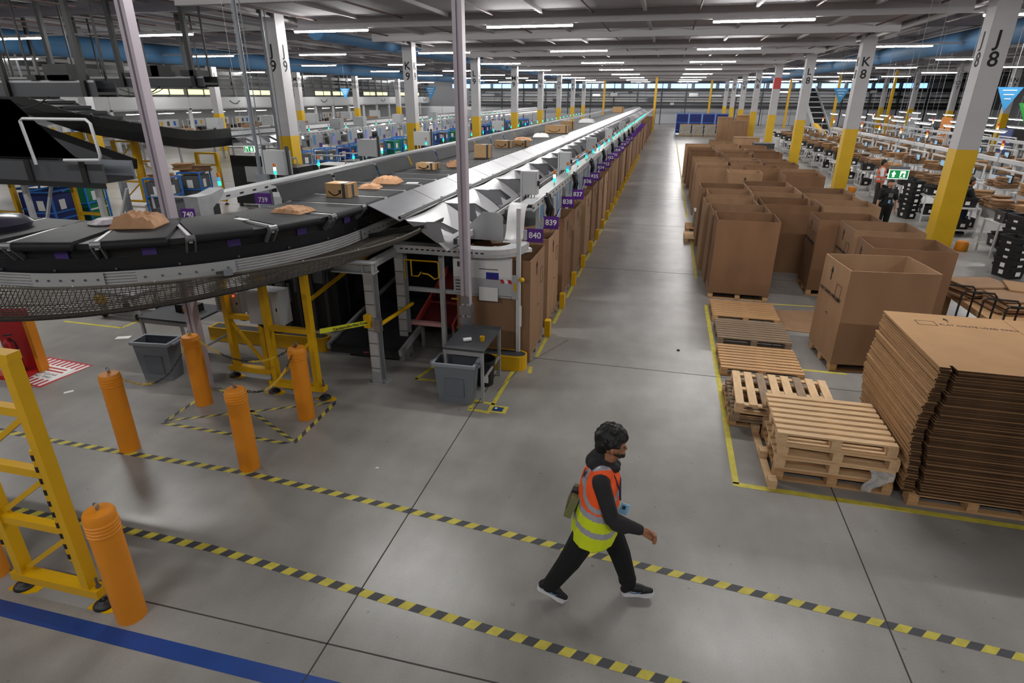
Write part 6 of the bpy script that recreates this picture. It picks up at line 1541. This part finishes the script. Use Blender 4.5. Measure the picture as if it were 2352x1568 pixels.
lan = MB().tube([(-.21, 3.86, 1.40), (-.13, 3.84, 1.3), (-.085, 3.82, 1.2), (-.075, 3.81, 1.12)], .007, 5).tube([(-.15, 3.95, 1.38), (-.09, 3.9, 1.25), (-.075, 3.81, 1.12)], .007, 5).build('lanyard', mat('lanyard_dark', '#2a2348', .6), pr)
bd = MB().obox((-.04, 3.775, 1.07), (.066, .006, .1), Matrix.Rotation(.25, 3, 'Y')).build('badge', mat('badge_blue', '#8ec4ec', .5), pr); MB().obox((-.042, 3.774, 1.085), (.026, .008, .034), Matrix.Rotation(.25, 3, 'Y')).build('badge_photo', M_DGREY, bd)
bag = MB().obox((-.452, 3.90, .975), (.06, .2, .2), Matrix.Rotation(.3, 3, 'Y')).build('pouch', mat('pouch_olive', '#76764f', .8), pr); MB().obox((-.482, 3.90, .99), (.01, .14, .1), Matrix.Rotation(.3, 3, 'Y')).build('pouch_pocket', mat('pouch_olive2', '#62633f', .8), bag); MB().obox((-.43, 3.90, 1.08), (.06, .06, .03), Matrix.Rotation(.3, 3, 'Y')).build('pouch_clip', M_INK, bag)
MB().tube([(.088 + .0 * math.cos(a), 3.662 + .028 * math.cos(a), .99 + .028 * math.sin(a)) for a in [2 * PI * i / 12 for i in range(12)]], .003, 5, closed=True).build('bracelet', mat('gold', '#c9a24a', .3, metal=.8), pr)

def standing(label, loc, rz, top, legs, skin, vest_=None, arms=0.0, hair=M_HAIR, logo=False):
    p = thing('person', label, 'person', loc, rz)
    el = lambda s: ((s * .25, -.02 - arms * .12, 1.07), (s * (.27 - arms * .12), -.06 - arms * .3, .84 + arms * .22))
    b = [((0, 0, 1.42), (0, -.01, 1.5), .052, .05), ((0, -.01, 1.6), (0, -.025, 1.56), .092, .08), ((0, -.1, 1.575), (0, -.105, 1.565), .012, .014), ((-.088, 0, 1.58), (-.088, 0, 1.56), .014, .012), ((.088, 0, 1.58), (.088, 0, 1.56), .014, .012), ((0, .0, 1.3), (0, 0, .95), .11, .11)]
    for s in (-1, 1):
        e, w_ = el(s); b += [((s * .18, 0, 1.38), e, .045, .04), (e, w_, .04, .03), ((s * .1, 0, 1.36), (s * .18, 0, 1.38), .06, .045), ((s * .1, 0, .9), (s * .1, 0, .5), .075, .05), ((s * .1, 0, .5), (s * .1, 0, .06), .05, .035), ((0, 0, .95), (s * .1, 0, .9), .1, .08)]
        wv = Vector(w_); dv = (wv - Vector(e)).normalized(); b.append((tuple(wv), tuple(wv + dv * .08), .03, .028))
        for q in range(4): b.append((tuple(wv + dv * .08 + Vector((0, .024 - .016 * q, 0))), tuple(wv + dv * .15 + Vector((0, .024 - .016 * q, -.01))), .010, .009))
        b.append((tuple(wv + dv * .03), tuple(wv + dv * .085 + Vector((-s * .035, -.02, 0))), .012, .010))
    organic('body', b, .013, [skin], p, sm=2)
    organic('hair', [((0, .015, 1.63), (0, .02, 1.6), .1, .095), ((0, -.03, 1.66), (0, 0, 1.67), .07, .08)], .014, [hair], p, sm=2)
    t = [((0, 0, .98), (0, 0, 1.3), .15, .14), ((-.09, 0, 1.3), (.09, 0, 1.3), .12, .12), ((-.1, 0, .95), (.1, 0, .95), .12, .12), ((0, 0, 1.38), (0, 0, 1.42), .1, .07)]
    for s in (-1, 1):
        e, w_ = el(s); mid = Vector((s * .18, 0, 1.38)).lerp(Vector(e), .75); t += [((s * .15, 0, 1.36), (s * .19, 0, 1.37), .08, .075), ((s * .19, 0, 1.37), tuple(mid), .075, .066)]
    organic('shirt', t, .016, [top], p, sm=3)
    l = []
    for s in (-1, 1): l += [((s * .05, 0, .92), (s * .1, 0, .86), .115, .11), ((s * .1, 0, .86), (s * .1, 0, .5), .1, .085), ((s * .1, 0, .5), (s * .1, 0, .1), .085, .07)]
    organic('trousers', l, .016, [legs], p, sm=2)
    for s in (-1, 1): organic('shoe', [((s * .1, .05, .04), (s * .1, -.14, .04), .04, .036)], .012, [M_SHOE], p, sm=1)
    if vest_:
        vp = lambda c: np.where((abs(c[:, 2] - 1.0) < .03) | (abs(c[:, 2] - 1.16) < .03), 1, 0)
        v = organic('vest', [((0, 0, .95), (0, 0, 1.3), .165, .15), ((-.09, 0, 1.28), (.09, 0, 1.28), .13, .13), ((-.1, 0, .95), (.1, 0, .95), .135, .135), ((-.1, 0, 1.3), (-.1, 0, 1.38), .1, .09), ((.1, 0, 1.3), (.1, 0, 1.38), .1, .09)], .016, [vest_, M_VS], p, vp, sm=3)
    if logo: MB().box(-.06, .06, -.172, -.160, 1.2, 1.32).build('shirt_print', M_GREYP, p); MB().box(-.03, .03, -.165, -.155, 1.02, 1.12).build('badge', mat('badge_blue', '#8ec4ec', .5), p)
    return p
standing('person in a black printed T-shirt standing under the right exit sign', (6.76, 20.5, 0), .1, mat('tshirt_black', '#101114', .85), M_TROU, mat('skin_light', '#b98a72', .55), logo=True)
standing('person in an orange safety vest standing behind the right exit sign', (8.45, 26.9, 0), 1.3, M_PAPER, mat('trousers_khaki', '#34332c', .85), mat('skin_tan', '#a97658', .55), vest_=mat('vest_salmon', '#f0683c', .65))
standing('person in black with red lanyard working right of column J 8', (9.3, 21.5, 0), 1.4, mat('tshirt_black', '#101114', .85), mat('trousers_navy', '#1a2440', .85), M_SKIN, arms=1.0)
standing('tiny far person in an orange vest between the left conveyors', (-17.0, 21.8, 0), .5, M_VO, M_TROU, M_SKIN, vest_=M_VO)
bpy.data.scenes.remove(SCR)
